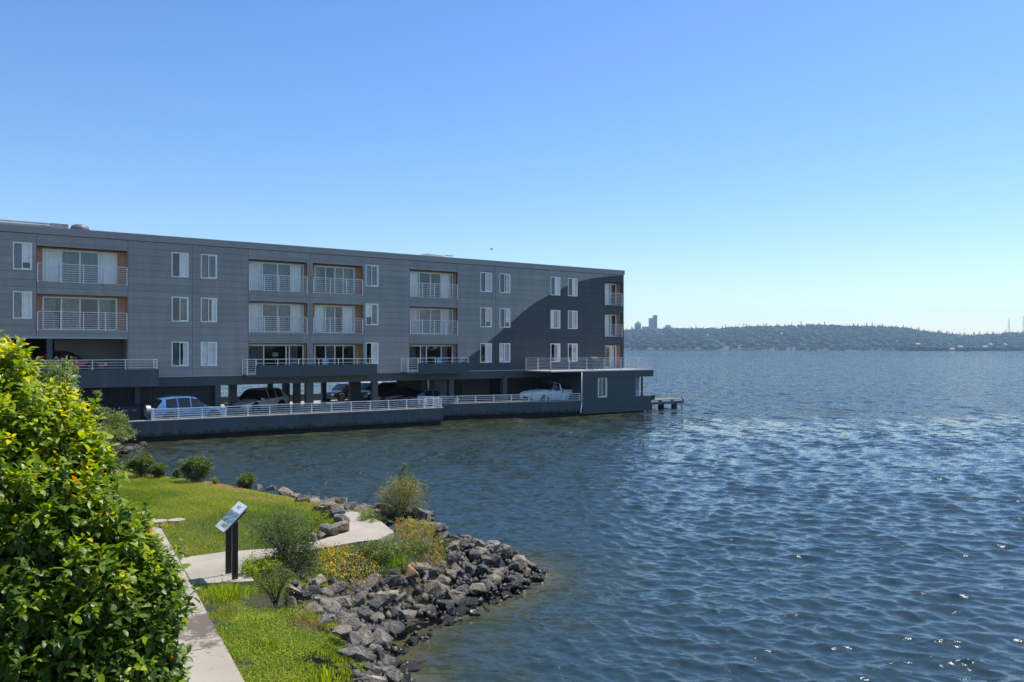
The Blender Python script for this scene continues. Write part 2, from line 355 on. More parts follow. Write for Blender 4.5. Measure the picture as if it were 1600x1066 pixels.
for idx, (a, b_, c, d, r, px) in enumerate(wins_l):
    mb = MB(); frame_rect(mb, a, b_, c, d, -.045, .08, .055); f = mb.build('window', M['white'], B)
    mid = (a+b_)/2
    mb = MB(); frame_rect(mb, mid-.03, b_-.05, c+.05, d-.05, .0, .05, .045); mb.build('sash', M['white'], f)
    sheet(a+.05, mid-.03, .056, c+.05, d-.05).build('pane', M['glass'], f)
    sheet(mid+.012, b_-.09, .026, c+.09, d-.09).build('pane', M['glass'], f)
    k = rw.random(); lc = 'sheer' if k < .5 else None if k < .85 else 'curtain'
    if lc: curtain_mesh(a+.06, mid-(.25 if rw.random() < .3 else 0), .13, c+.06+(.5 if rw.random() < .25 else 0), d-.05, seed=idx).build('curtain', M[lc], f, True)
    rc = 'curtain' if rw.random() < .62 else 'pink' if rw.random() < .4 else 'sheer'
    curtain_mesh(mid+(.18 if rw.random() < .35 else 0), b_-.06, .10, c+.06+(.35 if rw.random() < .15 else 0), d-.05, seed=idx+50).build('curtain', M[rc], f, True)
RD = .6
for idx, (dspec, (a, b_, c, d)) in enumerate(zip(doors, door_l)):
    p0, p1, row, q0, q1, divs, cur = dspec
    da = max(S(q0, RD), a+.04); db = min(S(q1, RD), b_-.04); dt = d-.09
    if p0 > 900: db = min(db, b_-.12)
    # recess lining
    mb = MB()
    for x0, x1 in ((a, da), (db, b_)):
        if x1-x0 > .01: mb.box(x0, x1, RD, RD+.12, c, d)
    mb.box(da, db, RD, RD+.12, dt, d)
    mb.box(a-.06, a-.001, .036, RD+.1, c, d); mb.box(b_+.001, b_+.06, .036, RD+.1, c, d)
    mb.build('recess_cladding', M['wood'], B)
    mb = MB(); mb.box(a-.05, b_+.05, .201, RD+.12, c-.12, c-.001); mb.build('balcony_floor', M['trimline'], B)
    mb = MB(); mb.box(a-.05, b_+.05, .201, RD+.12, d+.001, d+.1); mb.build('soffit', M['soffit'], B)
    mb = MB(); frame_rect(mb, da, db, c, dt, RD-.05, RD+.08, .06); f = mb.build('sliding_door', M['white'], B)
    xs = [da+.04] + [min(max(S(p, RD), da+.2), db-.1) for p in divs] + [db-.04]
    for k in range(len(xs)-1):
        x0, x1 = xs[k], xs[k+1]
        if x1-x0 < .12: continue
        off = .0 if k % 2 == 0 else .035
        mb = MB(); frame_rect(mb, x0, x1, c+.05, dt-.05, RD-.03+off, RD+.0+off, .04); mb.build('sash', M['white'], f)
        sheet(x0+.04, x1-.04, RD-.015+off, c+.09, dt-.09).build('pane', M['glass'], f)
        ch = cur[min(k, len(cur)-1)]
        if ch in cm:
            gap = .0 if ch != 's' else (x1-x0)*.3
            curtain_mesh(x0+.01, x1-.01-gap, RD+.18+(.04 if ch in 'gs' else 0), c+.1, dt-.02, seed=idx*7+k, amp=.035).build('curtain', M[cm[ch]], f, True)
def patio_chair(px, t, z, col, label, rz):
    e = empty('patio_chair', LW(S(px, t), t, z), TH+rz, label, 'chair')
    MB().box(-.25, .25, -.25, .25, .40, .44).build('seat', col, e); MB().box(-.25, .25, .22, .26, .46, .95).build('backrest', col, e)
    for x in (-.22, .22):
        for y in (-.22, .22): MB().box(x-.02, x+.02, y-.02, y+.02, 0, .399).build('leg', col, e)
M['chairblue'] = mat('blue_plastic', (.10, .25, .38), .5, .05, 3)
patio_chair(512, -.5, 3.562, M['chairblue'], 'blue chair on the first floor balcony behind the long parapet', .3)
patio_chair(543, -.5, 3.562, M['black'], 'dark chair on the first floor balcony right of the blue chair', -.4)
patio_chair(690, -.5, 3.562, M['chairblue'], 'blue grey chair on the short balcony with the solid parapet', .2)
L_ = empty('table_lamp', LW(S(430, 2.0), 2.0, 4.3), 0, 'pale shaded table lamp standing inside the open sliding door', 'lamp')
MB().tube((0, 0, 0), (0, 0, .4), .05, 8).build('lamp_base', M['galv'], L_); MB().tube((0, 0, .4), (0, 0, .68), .22, 14, .16).build('lamp_shade', M['curtain'], L_)
T_ = empty('side_table', LW(S(430, 2.0), 2.0, 3.521), 0, 'small dark table under the lamp inside the open sliding door', 'table')
MB().box(-.3, .3, -.3, .3, .73, .778).build('table_top', M['black'], T_); MB().box(-.04, .04, -.04, .04, 0, .729).build('leg', M['black'], T_)
# railings: part with post and rail sub-parts
def railing(parent, name, pts, z0, z1, nrail, post_sp, pm, end_posts=True, rail_h=.022, first_z=None, asthing=None, matl=None):
    """pts: polyline [(x,y)] in parent coords; z0 foot of posts, z1 top rail height; z0/z1 may be tuples"""
    mt = matl or M['rail']
    mb = MB()
    for (x0, y0), (x1, y1) in zip(pts[:-1], pts[1:]): mb.bar((x0, y0, z1), (x1, y1, z1), .05, .035)
    root = mb.build(name, mt, parent)
    lo = first_z if first_z is not None else z0+.08
    for (x0, y0), (x1, y1) in zip(pts[:-1], pts[1:]):
        for k in range(nrail):
            z = lo+(z1-lo)*k/nrail; MB().bar((x0, y0, z), (x1, y1, z), .022, rail_h).build('rail', mt, root)
        L = math.hypot(x1-x0, y1-y0); n = max(1, round(L/post_sp))
        for k in range(n+1):
            if k == 0 and (x0, y0) != pts[0]: continue
            x, y = x0+(x1-x0)*k/n, y0+(y1-y0)*k/n
            MB().box(x-.022, x+.022, y-.022, y+.022, z0, z1-.018).build('post', mt, root)
    return root
for dspec, (a, b_, c, d) in zip(doors, door_l):
    if dspec[2] < 2 :
        railing(B, 'balcony_railing', [(a+.03, -.07), (b_-.03, -.07)], c-.06, c+1.02, 8, 1.05 if dspec[0] < 900 else 1.3, None)
# third row balconies with solid parapet
def balcony(pa, pb, pp, t):
    a, b_, m_ = S(pa, -t), S(pb, -t), S(pp, -t)
    MB().box(m_, b_, -t, -t+.12, 3.42, 4.17).build('balcony_parapet', M['dark'], B)
    MB().box(a, b_, -t+.12, -.03, 3.42, 3.56).build('balcony_floor', M['dark'], B)
    MB().box(b_-.12, b_, -t+.121, -.03, 3.561, 4.17).build('balcony_parapet', M['dark'], B)
    railing(B, 'balcony_railing', [(m_+.03, -t+.05), (b_-.05, -t+.05), (b_-.05, -.06)], 4.17, 4.55, 1, 1.25, None, first_z=4.3)
    railing(B, 'balcony_railing', [(a, -.06), (a, -t+.05), (m_, -t+.05)], 3.56, 4.55, 7, 1.4, None)
balcony(386.5, 589, 400, 1.2); balcony(638, 733, 653.5, 1.2)
# upper parking deck at left
xe = S(248, -1.3)
MB().box(S0, xe, -1.3, -1.15, 3.02, 4.02).build('deck_parapet', M['dark_wall'], B)
MB().box(xe-.15, xe, -1.149, -.03, 3.02, 4.02).build('deck_parapet', M['dark_wall'], B)
MB().box(S0, xe-.15, -1.149, 0, 3.03, 3.3).build('deck_slab', M['conc'], B)
MB().box(S0+.15, S(201), .0, DEP-.2, 3.03, 3.75).build('deck_slab', M['conc'], B)
railing(B, 'deck_railing', [(S0, -1.22), (xe-.08, -1.22), (xe-.08, -.1)], 4.02, 4.58, 3, 1.62, None, first_z=4.12)
MB().box(S(200.8), S(202.5), .0, DEP-.2, 3.56, 5.78).build('inner_wall', M['plaster'], B)
MB().box(S(85, 3.2), S(201), 3.2, 3.3, 3.76, 5.78).build('inner_wall', M['plaster'], B)
MB().box(S0+.15, S(86, 3.2), DEP-1.2, DEP-1.1, 3.76, 5.78).build('inner_wall', M['room'], B)
MB().box(S(73), S(82), .05, .45, 3.76, 5.789).build('column', M['dark'], B)
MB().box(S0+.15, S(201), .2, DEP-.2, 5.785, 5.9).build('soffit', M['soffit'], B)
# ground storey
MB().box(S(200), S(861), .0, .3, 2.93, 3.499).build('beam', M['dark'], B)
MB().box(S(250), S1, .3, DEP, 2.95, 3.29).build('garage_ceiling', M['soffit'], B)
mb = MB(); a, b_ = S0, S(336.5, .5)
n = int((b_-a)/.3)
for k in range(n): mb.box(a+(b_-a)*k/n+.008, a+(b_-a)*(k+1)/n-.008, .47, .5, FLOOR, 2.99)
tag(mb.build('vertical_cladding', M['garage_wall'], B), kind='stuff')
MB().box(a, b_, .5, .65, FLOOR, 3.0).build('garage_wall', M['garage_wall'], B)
for p0, p1, t in ((211, 219, .1), (336.5, 345, .05), (443, 453, 5.2), (460, 470, 3.0), (478.5, 490, .05), (548, 564, 4.2), (583, 590.5, .05), (359, 370.5, 2.0), (786, 792.5, .05), (661, 677, 1.5), (702, 709, .05)):
    MB().box(S(p0, t), S(p1, t), t, t+.4, FLOOR, 2.96).build('column', M['dark'], B)
for k in range(9):
    s_ = S(420, 8.2)+k*4.2
    MB().box(s_, s_+.35, 8.3, 8.65, FLOOR, 2.96).build('column', M['dark'], B)
MB().box(S(621, 4.5), S(905, 4.5), 4.5, 4.65, FLOOR, 2.96).build('inner_wall', M['inner_wall'], B)
MB().box(S(678, 1.9), S(703, 1.9), 1.9, 2.0, FLOOR, 2.96).build('inner_wall', M['inner_wall'], B)
MB().box(S(766, 4.4), S(783, 4.4), 4.42, 4.49, FLOOR, 2.7).build('garage_door', M['room'], B)
MB().box(S(712, 4.4), S(722, 4.4), 4.42, 4.49, FLOOR, 2.6).build('garage_door', M['black'], B)
MB().box(S(850, .8), S(911, .8), .8, .95, FLOOR, 3.49).build('garage_wall', M['dark'], B)
MB().tube((S(669, 1.3), 1.3, FLOOR), (S(669, 1.3), 1.3, 2.96), .05, 8).build('drainpipe', M['white'], B)
# end block over the water with roof deck
TB = -3.4
b0, b1, b2 = S(910.5, TB), S(993, TB), S(1017.5, TB)
wn = (S(934, TB), S(948, TB), 1.36, 2.98)
mb = MB()
for a, b_, c, d in rects(b0, b1, .12, 3.2, [wn]): mb.box(a, b_, TB, TB+.15, c, d)
mb.box(b1, b2, TB, TB+.15, .12, 1.28); mb.box(b0, b0+.15, TB+.15, .8, .12, 3.2); mb.box(b2-.15, b2, TB+.15, -.8, .12, 1.28)
mb.box(b1-.15, b1, TB+.15, TB+1.8, .12, 3.2); mb.box(b1, b2-.75, TB+.6, TB+.72, .95, 3.2); mb.box(b1, b2-.15, TB+1.8, TB+1.95, .12, .95)
mb.box(b1-.15, b2-.15, TB+1.95, 6, .12, 3.2)
mb.build('lower_wall', M['dark'], B)
MB().box(b1+.001, b2-.151, TB+.151, TB+1.799, .9, .95).build('porch_floor', M['conc'], B)
mb = MB(); frame_rect(mb, *wn, TB-.04, TB+.1, .06); f = mb.build('window', M['white'], B)
mid = (wn[0]+wn[1])/2
mb = MB(); frame_rect(mb, mid-.03, wn[1]-.05, wn[2]+.05, wn[3]-.05, TB+.01, TB+.05, .045); mb.build('sash', M['white'], f)
sheet(wn[0]+.05, mid-.03, TB+.056, wn[2]+.05, wn[3]-.05).build('pane', M['glass'], f)
sheet(mid+.012, wn[1]-.09, TB+.026, wn[2]+.09, wn[3]-.09).build('pane', M['glass'], f)
curtain_mesh(wn[0]+.06, mid, TB+.13, wn[2]+.06, wn[3]-.05, seed=91).build('curtain', M['sheer'], f, True)
MB().box(b1+.02, b2-.9, TB+.56, TB+.599, .96, 3.0).build('porch_door', M['plaster'], B)
MB().box(b1+.02, b2-.76, TB+.54, TB+.559, 2.9, 2.99).build('door_frame', M['white'], B)
MB().box(b2-.88, b2-.76, TB+.54, TB+.599, .96, 2.899).build('door_frame', M['white'], B)
MB().box(S(1003, TB), S(1005, TB), TB+.02, TB+.12, 1.28, 3.2).build('porch_post', M['black'], B)
railing(B, 'porch_railing', [(b1, TB+.07), (b2-.07, TB+.07), (b2-.07, TB+1.7)], 1.28, 1.7, 3, 1.0, None, first_z=1.38)
d0, d1 = S(861, TB-.1), S(1022, TB-.1)
MB().box(d0, d1, TB-.1, .0, 3.42, 3.52).build('deck_slab', M['conc'], B)
MB().box(d0, d1, TB-.12, TB-.101, 3.46, 3.53).build('deck_edge', M['white'], B)
MB().box(b0, d1-.02, TB-.06, -.01, 2.92, 3.419).build('deck_fascia', M['dark'], B)
MB().box(S1, d1-.02, 0, 5, 2.92, 3.52).build('deck_slab', M['conc'], B)
railing(B, 'deck_railing', [(d0+.05, TB), (d1-.06, TB)], 3.53, 4.5, 8, 1.75, None)
railing(B, 'deck_railing', [(d1-.06, TB+.05), (d1-.06, 4.9)], 3.53, 4.5, 8, 1.75, None)
railing(B, 'deck_railing', [(d0+.05, TB+.05), (d0+.05, -.1)], 3.53, 4.5, 8, 1.75, None)
# downspout
xd = S(909, TB-.06); mb = MB()
mb.tube((xd, TB-.06, 3.42), (xd, TB-.06, .95), .05, 8); mb.tube((xd, TB-.06, .96), (xd-.12, TB-.06, .2), .05, 8)
mb.build('downspout', M['white'], B, True)
# roof details
r1 = empty('roof_skylight', LW(S(20, 2.5), 2.5, 11.93), TH, 'low beige roof curb at the far left of the roof', 'roof curb')
mb = MB(); mb.add([(-4.5, -.6, 0), (3.1, -.6, 0), (3.1, 2, 0), (-4.5, 2, 0), (-4.5, -.4, .45), (1.6, -.4, .5), (2.7, -.3, .38), (3.0, 1.8, .38), (-4.5, 1.8, .5)],
   [(0,1,6,5,4), (1,2,7,6), (4,5,6,7,8), (2,3,8,7), (3,0,4,8)]); mb.build('cover', M['roofbox'], r1)
MB().box(-1.1, 2.4, -.55, -.4, .52, .60).build('flashing', M['trimline'], r1)
r2 = MB().box(-.45, .45, -.4, .4, 0, .5).build('roof_duct', M['galv']); r2.location = LW(S(92, 1.5), 1.5, 11.93); r2.rotation_euler.z = TH
tag(r2, 'small galvanised duct box on the roof beside the mushroom vent', 'duct')
r3 = empty('roof_vent', LW(S(125, 1.2), 1.2, 11.93), 0, 'dark mushroom shaped exhaust vent on the roof', 'roof vent')
MB().tube((0, 0, 0), (0, 0, .3), .33, 16).build('vent_base', M['ventm'], r3, False)
MB().box(-.45, .45, -.45, .45, 0, .13).build('vent_curb', M['trimline'], r3)
mb = MB(); prof = [(.50, .24), (.50, .32), (.44, .45), (.30, .54), (.0, .56)]
V = [(r_*math.cos(k*math.pi/10), r_*math.sin(k*math.pi/10), z) for r_, z in prof for k in range(20)]
F = [(i*20+k, i*20+(k+1) % 20, (i+1)*20+(k+1) % 20, (i+1)*20+k) for i in range(4) for k in range(20)]
mb.add(V, F); mb.build('vent_cap', M['ventm'], r3, True)
r4 = empty('roof_skylight', LW(S(662, 1.5), 1.5, 11.93), TH, 'beige sloped roof curb above the fourth balcony column', 'roof curb')
mb = MB(); mb.add([(-1.9, -.5, 0), (1.6, -.5, 0), (1.6, 1, 0), (-1.9, 1, 0), (.1, -.4, .42), (1.5, -.4, .36), (1.5, .9, .36), (.1, .9, .42)],
  [(0,1,5,4), (1,2,6,5), (4,5,6,7), (2,3,7,6), (3,0,4,7)]); mb.build('cover', M['roofbox'], r4)
r5 = MB(); r5.tube((0, 0, 0), (0, 0, .35), .02).bar((-.35, 0, .35), (.35, 0, .35), .03, .03).bar((-.2, -.2, .3), (-.2, .2, .3), .02, .02).bar((.2, -.2, .3), (.2, .2, .3), .02, .02)
r5 = r5.build('roof_antenna', M['black']); r5.location = LW(S(702, .8), .8, 11.93); r5.rotation_euler.z = TH
tag(r5, 'small dark antenna bar on the roof edge right of the beige curb', 'antenna')

# ------------------------------------------------------------------ parking deck and dock walls
def quad_prism(pts, z0, z1, mb=None):
    mb = mb or MB(); n = len(pts)
    return mb.add([(x, y, z0) for x, y in pts]+[(x, y, z1) for x, y in pts], [tuple(range(n))[::-1], tuple(range(n, 2*n))]+[(k, (k+1) % n, n+(k+1) % n, n+k) for k in range(n)])
w1a, w1b = (S(200, -3.3), -3.3), (S(693, -3.95), -3.95)
w2a, w2b = (w1b[0]-.1, -.45), (S(909, TB), TB)
pd = quad_prism([(S0, -.9), (w1a[0], -.9), (w1a[0], w1a[1]+.2), (w1b[0]-.2, w1b[1]+.2), (w1b[0]-.2, w2a[1]+.15), (w2b[0], TB+.25), (w2b[0], 13), (S0, 13)], .55, FLOOR).build('parking_deck', M['conc'])
pd.location = (AX, AY, 0); pd.rotation_euler.z = TH; tag(pd, kind='structure', label='concrete parking deck below the apartment block')
def dockwall(name, a, b_, label, extra=None, th=.28):
    e = empty(name, (AX, AY, 0), TH, label, 'wall')
    d = Vector((b_[0]-a[0], b_[1]-a[1], 0)).normalized(); n = Vector((-d.y, d.x, 0))
    A = Vector((*a, 0)); Bv = Vector((*b_, 0))
    pts = [A, Bv, Bv+n*th, A+n*th]; quad_prism([(p.x, p.y) for p in pts], .30, 1.16).build('wall_face', M['dark_wall'], e)
    pts = [A-n*.03, Bv-n*.03, Bv+n*(th+.03), A+n*(th+.03)]; quad_prism([(p.x, p.y) for p in pts], 1.161, 1.21).build('coping', M['trimline'], e)
    pts = [A+n*.35, Bv+n*.35, Bv+n*.9, A+n*.9]; quad_prism([(p.x, p.y) for p in pts], -1.2, .55).build('footing_shade', M['footing_shade'], e)  # recessed backing, coloured dark as the shaded gap above the water
    if extra: extra(e, A, Bv, n)
    return e
def ret1(e, A, Bv, n):
    MB().box(Bv.x-.28, Bv.x, Bv.y+.29, w2a[1]+.2, .30, 1.16).build('return_wall', M['dark_wall'], e)
    MB().box(Bv.x-.9, Bv.x-.35, Bv.y+.9, w2a[1]+.6, -1.2, .55).build('footing_shade', M['footing_shade'], e)
dockwall('dock_wall', w1a, w1b, 'long dark dock wall standing in the water left of the step', ret1)
dockwall('dock_wall', w2a, w2b, 'shorter dark dock wall in front of the white pickup truck')
bf = MB().box(b0+.4, b2-.4, TB+.4, 6, -1.2, .2).build('block_footing_shade', M['footing_shade'], B)  # same painted shade under the end block
def dock_rail(name, a, b_, label, h, nr, sp, ext=None):
    e = empty(name, (AX, AY, 0), TH, label, 'railing')
    pts = [a, b_] + (ext or [])
    for i, ((x0, y0), (x1, y1)) in enumerate(zip(pts[:-1], pts[1:])):
        for k in range(nr):
            z = 1.30+(h-.09)*k/(nr-1); MB().bar((x0, y0, z), (x1, y1, z), .05 if k == nr-1 else .03, .045 if k == nr-1 else .035).build('top_rail' if k == nr-1 else 'rail', M['rail'], e)
        L = math.hypot(x1-x0, y1-y0); n = max(1, round(L/sp))
        for k in range(n+1):
            if k == 0 and i: continue
            x, y = x0+(x1-x0)*k/n, y0+(y1-y0)*k/n
            MB().box(x-.03, x+.03, y-.03, y+.03, 1.21, 1.21+h).build('post', M['rail'], e)
    return e
dock_rail('dock_railing', (S(240, -3.2), -3.22), (w1b[0]-.1, w1b[1]+.14), 'long white four bar railing along the dock wall beside the blue car', .60, 5, 1.32, [(w1b[0]-.1, w2a[1]+.1)])
dock_rail('dock_railing', (w2a[0]+.1, w2a[1]+.12), (w2b[0]-.1, w2b[1]+.14), 'white railing on the shorter dock wall in front of the pickup truck', .52, 4, 1.5)
MB().box(S(238.5, -3.2)-.07, S(238.5, -3.2)+.07, -3.3, -3.1, 1.21, 1.86).build('end_post', M['rail'], [o for o in bpy.data.objects if o.name == 'dock_railing'][0])
# rear parapet of the parking deck
rp = MB().box(S0, 50, 12.8, 13, FLOOR-.3, 1.42).build('rear_parapet', M['dark_wall']); rp.location = (AX, AY, 0); rp.rotation_euler.z = TH
tag(rp, 'low rear parapet at the lake edge behind the parking columns', 'wall')
mb = MB(); e = empty('rear_railing', (AX, AY, 0), TH, 'thin railing on the rear parapet seen between the columns', 'railing')
MB().bar((S0, 12.9, 2.05), (49, 12.9, 2.05), .04, .04).build('top_rail', M['deck_rail'], e)
for k in range(16): MB().box(S0+k*3.6-.02, S0+k*3.6+.02, 12.88, 12.92, 1.42, 2.05).build('post', M['deck_rail'], e)
# timber jetty at right end
J = empty('jetty', LW(b2, -1.0, 0), TH, 'small weathered timber jetty on piles beyond the end of the building', 'jetty')
jl = 4.9
for k in range(14): MB().box(.02+k*jl/14, (k+1)*jl/14-.01, -1.4, .6, .78, .83).build('plank', M['timber'], J)
MB().box(0, jl, -1.38, -1.28, .44, .779).build('beam', M['timber'], J)
MB().box(0, jl, .45, .55, .44, .779).build('beam', M['timber_dark'], J)
for x, y in ((.9, -1.2), (3.9, -1.2), (.9, .4), (3.9, .4)): MB().tube((x, y, -1), (x, y, .439), .27, 10).build('pile', M['timber_dark'], J)
for k in range(3): MB().box(.7+k*1.45, 1.75+k*1.45, -1.46, -1.39, .66, .76).build('fender_board', M['rail'], J)
MB().tube((4.75, -1.3, -.6), (4.75, -1.3, 1.05), .03, 6).build('mooring_pole', M['timber_dark'], J)
mb = MB(); mb.add([(-.35,-.25,0),(.35,-.25,0),(.35,.25,0),(-.35,.25,0),(-.42,-.3,.4),(.42,-.3,.4),(.42,.3,.4),(-.42,.3,.4)], [(0,3,2,1),(4,5,6,7),(0,1,5,4),(1,2,6,5),(2,3,7,6),(3,0,4,7)])
tub = mb.build('storage_tub', M['black']); tub.location = LW(b2+1.25, -1.9, .831); tub.rotation_euler.z = TH; tag(tub, 'black tub standing on the timber jetty', 'tub')
# barbecue on the deck
G = empty('barbecue_grill', LW(S(926, -2.0), -2.0, 3.521), TH+.2, 'black covered barbecue grill on the roof deck behind the railing', 'grill')
MB().box(-.35, .35, -.25, .25, .1, .75).build('cabinet', M['black'], G)
mb = MB(); V = []; F = []
for i, x in enumerate((-.42, .42)):
    for k in range(7): t = math.pi*k/6; V.append((x, -.28*math.cos(t), .78+.3*math.sin(t)))
F = [(k, k+1, 8+k, 7+k) for k in range(6)]+[tuple(range(7))[::-1], tuple(range(7, 14)), (0, 7, 13, 6)]
mb.add(V, F).build('lid', M['black'], G); MB().box(.36, .75, -.2, .2, .72, .76).build('side_shelf', M['galv'], G)
MB().tube((-.3, -.32, .9), (.3, -.32, .9), .015).build('handle', M['galv'], G)
for x in (-.3, .3):
    for y in (-.2, .2): MB().box(x-.02, x+.02, y-.02, y+.02, 0, .1).build('leg', M['black'], G)

# ------------------------------------------------------------------ vehicles
def wheel(parent, x, y, r, wd=.22, side=1):
    mb = MB(); n = 20; V = []; F = []
    prof = [(r*.62, -wd/2), (r*.93, -wd/2), (r, -wd/2+.03), (r, wd/2-.03), (r*.93, wd/2), (r*.62, wd/2)]
    for rr, yy in prof:
        for k in range(n): t = 2*math.pi*k/n; V.append((x+rr*math.cos(t), y+yy, r+rr*math.sin(t)))
    F = [(i*n+k, i*n+(k+1) % n, (i+1)*n+(k+1) % n, (i+1)*n+k) for i in range(5) for k in range(n)]
    mb.add(V, F); w_ = mb.build('wheel', M['tyre'], parent, True)
    mb = MB(); yo = y+side*(wd/2-.03); V = [(x, yo+side*.01, r)]
    for k in range(n): t = 2*math.pi*k/n; V.append((x+r*.63*math.cos(t), yo, r+r*.63*math.sin(t)))
    mb.add(V, [(0, 1+k, 1+(k+1) % n) for k in range(n)])
    mb.build('rim', M['tyre'], w_)
    mb = MB()
    for k in range(5):
        t = 2*math.pi*k/5; c_, s_ = math.cos(t), math.sin(t)
        mb.bar((x+c_*.05, yo+side*.015, r+s_*.05), (x+c_*r*.6, yo+side*.015, r+s_*r*.6), .05, .05)
    mb.tube((x, yo, r), (x, yo+side*.04, r), .07, 8); mb.build('spokes', M['rim'], w_)
def car(name, loc, heading, label, L, W, H, st, paint, wheels, wr, spare=False, group=None, parts=True, cat='car', mirrors=None, extra=None):
    """st: list of (xfrac from rear, belt frac, top frac, top width frac, base width frac, side_glass, top_glass); flags apply to interval to next"""
    e = empty(name, loc, heading, label, cat, group)
    hw = W/2
    rings = []
    for x, bf_, tf_, tw, bw, sg, tg in st:
        w0 = hw*bw; X = (x-.5)*L
        rings.append([(X, w0*.9, .16*H+.05), (X, w0, .27*H), (X, w0*1.0, bf_*H*.72), (X, w0*.985, bf_*H), (X, hw*tw, max(tf_*H-.05, bf_*H+.002)), (X, hw*tw*.86, tf_*H), (X, 0, tf_*H+.015)])
    body = MB(); gl = []
    body.v = []
    for r_ in rings: body.v += [(p[0], p[1], p[2]) for p in r_] + [(p[0], -p[1], p[2]) for p in r_]
    nR = 7
    for i in range(len(st)-1):
        sg, tg = st[i][5], st[i][6]
        for sd_ in (0, 1):
            o0 = i*14+sd_*7; o1 = (i+1)*14+sd_*7
            for k in range(nR-1):
                q = (o0+k, o1+k, o1+k+1, o0+k+1)
                if (k == 3 and sg) or (k >= 4 and tg) or (k == 3 and tg == 2): gl.append((q, 'side' if k == 3 else 'top'+str(i)))
                else: body.f.append(q)
        body.f.append((i*14, i*14+7, (i+1)*14+7, (i+1)*14))
    for i in (0, len(st)-1):
        body.f.append(tuple(i*14+k for k in range(7)) + tuple(i*14+7+k for k in range(6, -1, -1)))
    bo = body.build('body', paint, e)
    for p in bo.data.polygons: p.use_smooth = True
    bo.data.set_sharp_from_angle(angle=R(38)) if hasattr(bo.data, 'set_sharp_from_angle') else None
    tops = {}
    for q, kd in gl:
        if kd == 'side':
            mb = MB(); mb.add([body.v[i] for i in q], [(0, 1, 2, 3)]); mb.build('window', M['carglass'], e)
        else: tops.setdefault(kd, []).append(q)
    for kd, qs in tops.items():
        mb = MB()
        for q in qs: mb.add([body.v[i] for i in q], [(0, 1, 2, 3)])
        mb.build('windshield', M['carglass'], e, True)
    for wx in wheels:
        for sd_ in (-1, 1):
            X = (wx-.5)*L
            wheel(e, X, sd_*(hw-.10), wr, .22, sd_)
            # dark wheel arch liner
            mb = MB(); n = 16; V = []; y0 = sd_*(hw*1.002+.004); ro, ri = wr*1.22, wr*1.0
            for k in range(n+1):
                t = math.pi*(1+.15)*k/n-.075*math.pi; V += [(X+ro*math.cos(t), y0, wr+ro*math.sin(t)), (X+ri*.2*math.cos(t), y0-sd_*.0, wr+ri*.2*math.sin(t))]
            mb.add(V, [(2*k, 2*k+1, 2*k+3, 2*k+2) for k in range(n)]); a_ = mb.build('wheel_arch', M['black'], e)
            a_.location.y = -sd_*.0
            w_ = [o for o in e.children if o.name.startswith('wheel') and 'arch' not in o.name][-1]; w_.location.y = sd_*.035
    x0r, x1r = st[0], st[-1]
    for sd_ in (-1, 1):
        MB().box(L*.5-.14, L*.5+.012, sd_*hw*.52, sd_*hw*.86, H*.38, H*.47).build('headlight', M['lamp'], e)
        MB().box(-L*.5-.012, -L*.5+.14, sd_*hw*.72, sd_*hw*.93, H*.48, H*.60).build('taillight', M['redlamp'], e)
        mx = mirrors or (.60, .64)
        MB().box((mx[0]-.5)*L, (mx[0]-.5)*L+.16, sd_*(hw+.02), sd_*(hw+.2), mx[1]*H, mx[1]*H+.13).build('mirror', paint, e)
    MB().box(L*.5-.05, L*.5+.02, -hw*.5, hw*.5, H*.26, H*.40).build('grille', M['black'], e)
    if parts:
        for dx in (.28, .49, .68):
            for sd_ in (-1, 1):
                MB().box((dx-.5)*L-.008, (dx-.5)*L+.008, sd_*(hw*.99), sd_*(hw+.004), H*.27, H*.56).build('door_seam', M['black'], e)
        for dx in (.33, .53):
            for sd_ in (-1, 1):
                MB().box((dx-.5)*L, (dx-.5)*L+.16, sd_*(hw*.99), sd_*(hw+.02), H*.5, H*.525).build('door_handle', paint, e)
    if spare:
        mb = MB(); mb.tube((-L*.5-.25, .12, H*.5), (-L*.5-.02, .12, H*.5), .33, 20); mb.build('spare_wheel', M['galv'], e)
    if extra: extra(e, L, W, H)
    return e
def cpaint(name, c, r=.25): 
    m = mat(name, c, r, .04, 2, spec=.6); m.node_tree.nodes['Principled BSDF'].inputs['Coat Weight'].default_value = .6; return m
P_blue = cpaint('blue_car_paint', (.07, .19, .40)); P_grey = cpaint('champagne_car_paint', (.66, .64, .59)); P_white = mat('aged_white_paint', (.90, .90, .87), .45, .12, 3)
P_slate = cpaint('slate_car_paint', (.13, .17, .22)); P_black = cpaint('black_car_paint', (.012, .013, .015)); P_brown = cpaint('brown_car_paint', (.07, .06, .055)); P_red = cpaint('red_car_paint', (.35, .012, .016))
P_silver = cpaint('silver_car_paint', (.5, .5, .5))
suv = [(0, .48, .50, .90, .93, 0, 0), (.012, .60, .63, .86, .97, 0, 1), (.075, .62, .93, .76, .98, 0, 0), (.10, .62, .965, .75, .985, 1, 0), (.27, .61, .99, .75, 1, 0, 0),
       (.285, .61, .995, .75, 1, 1, 0), (.46, .60, 1.0, .75, 1, 0, 0), (.475, .60, 1.0, .75, 1, 1, 0), (.60, .59, .97, .76, 1, 1, 1), (.765, .575, .62, .86, 1, 0, 0), (.90, .54, .56, .82, .985, 0, 0), (.97, .48, .50, .78, .93, 0, 0), (1, .36, .40, .7, .84, 0, 0)]
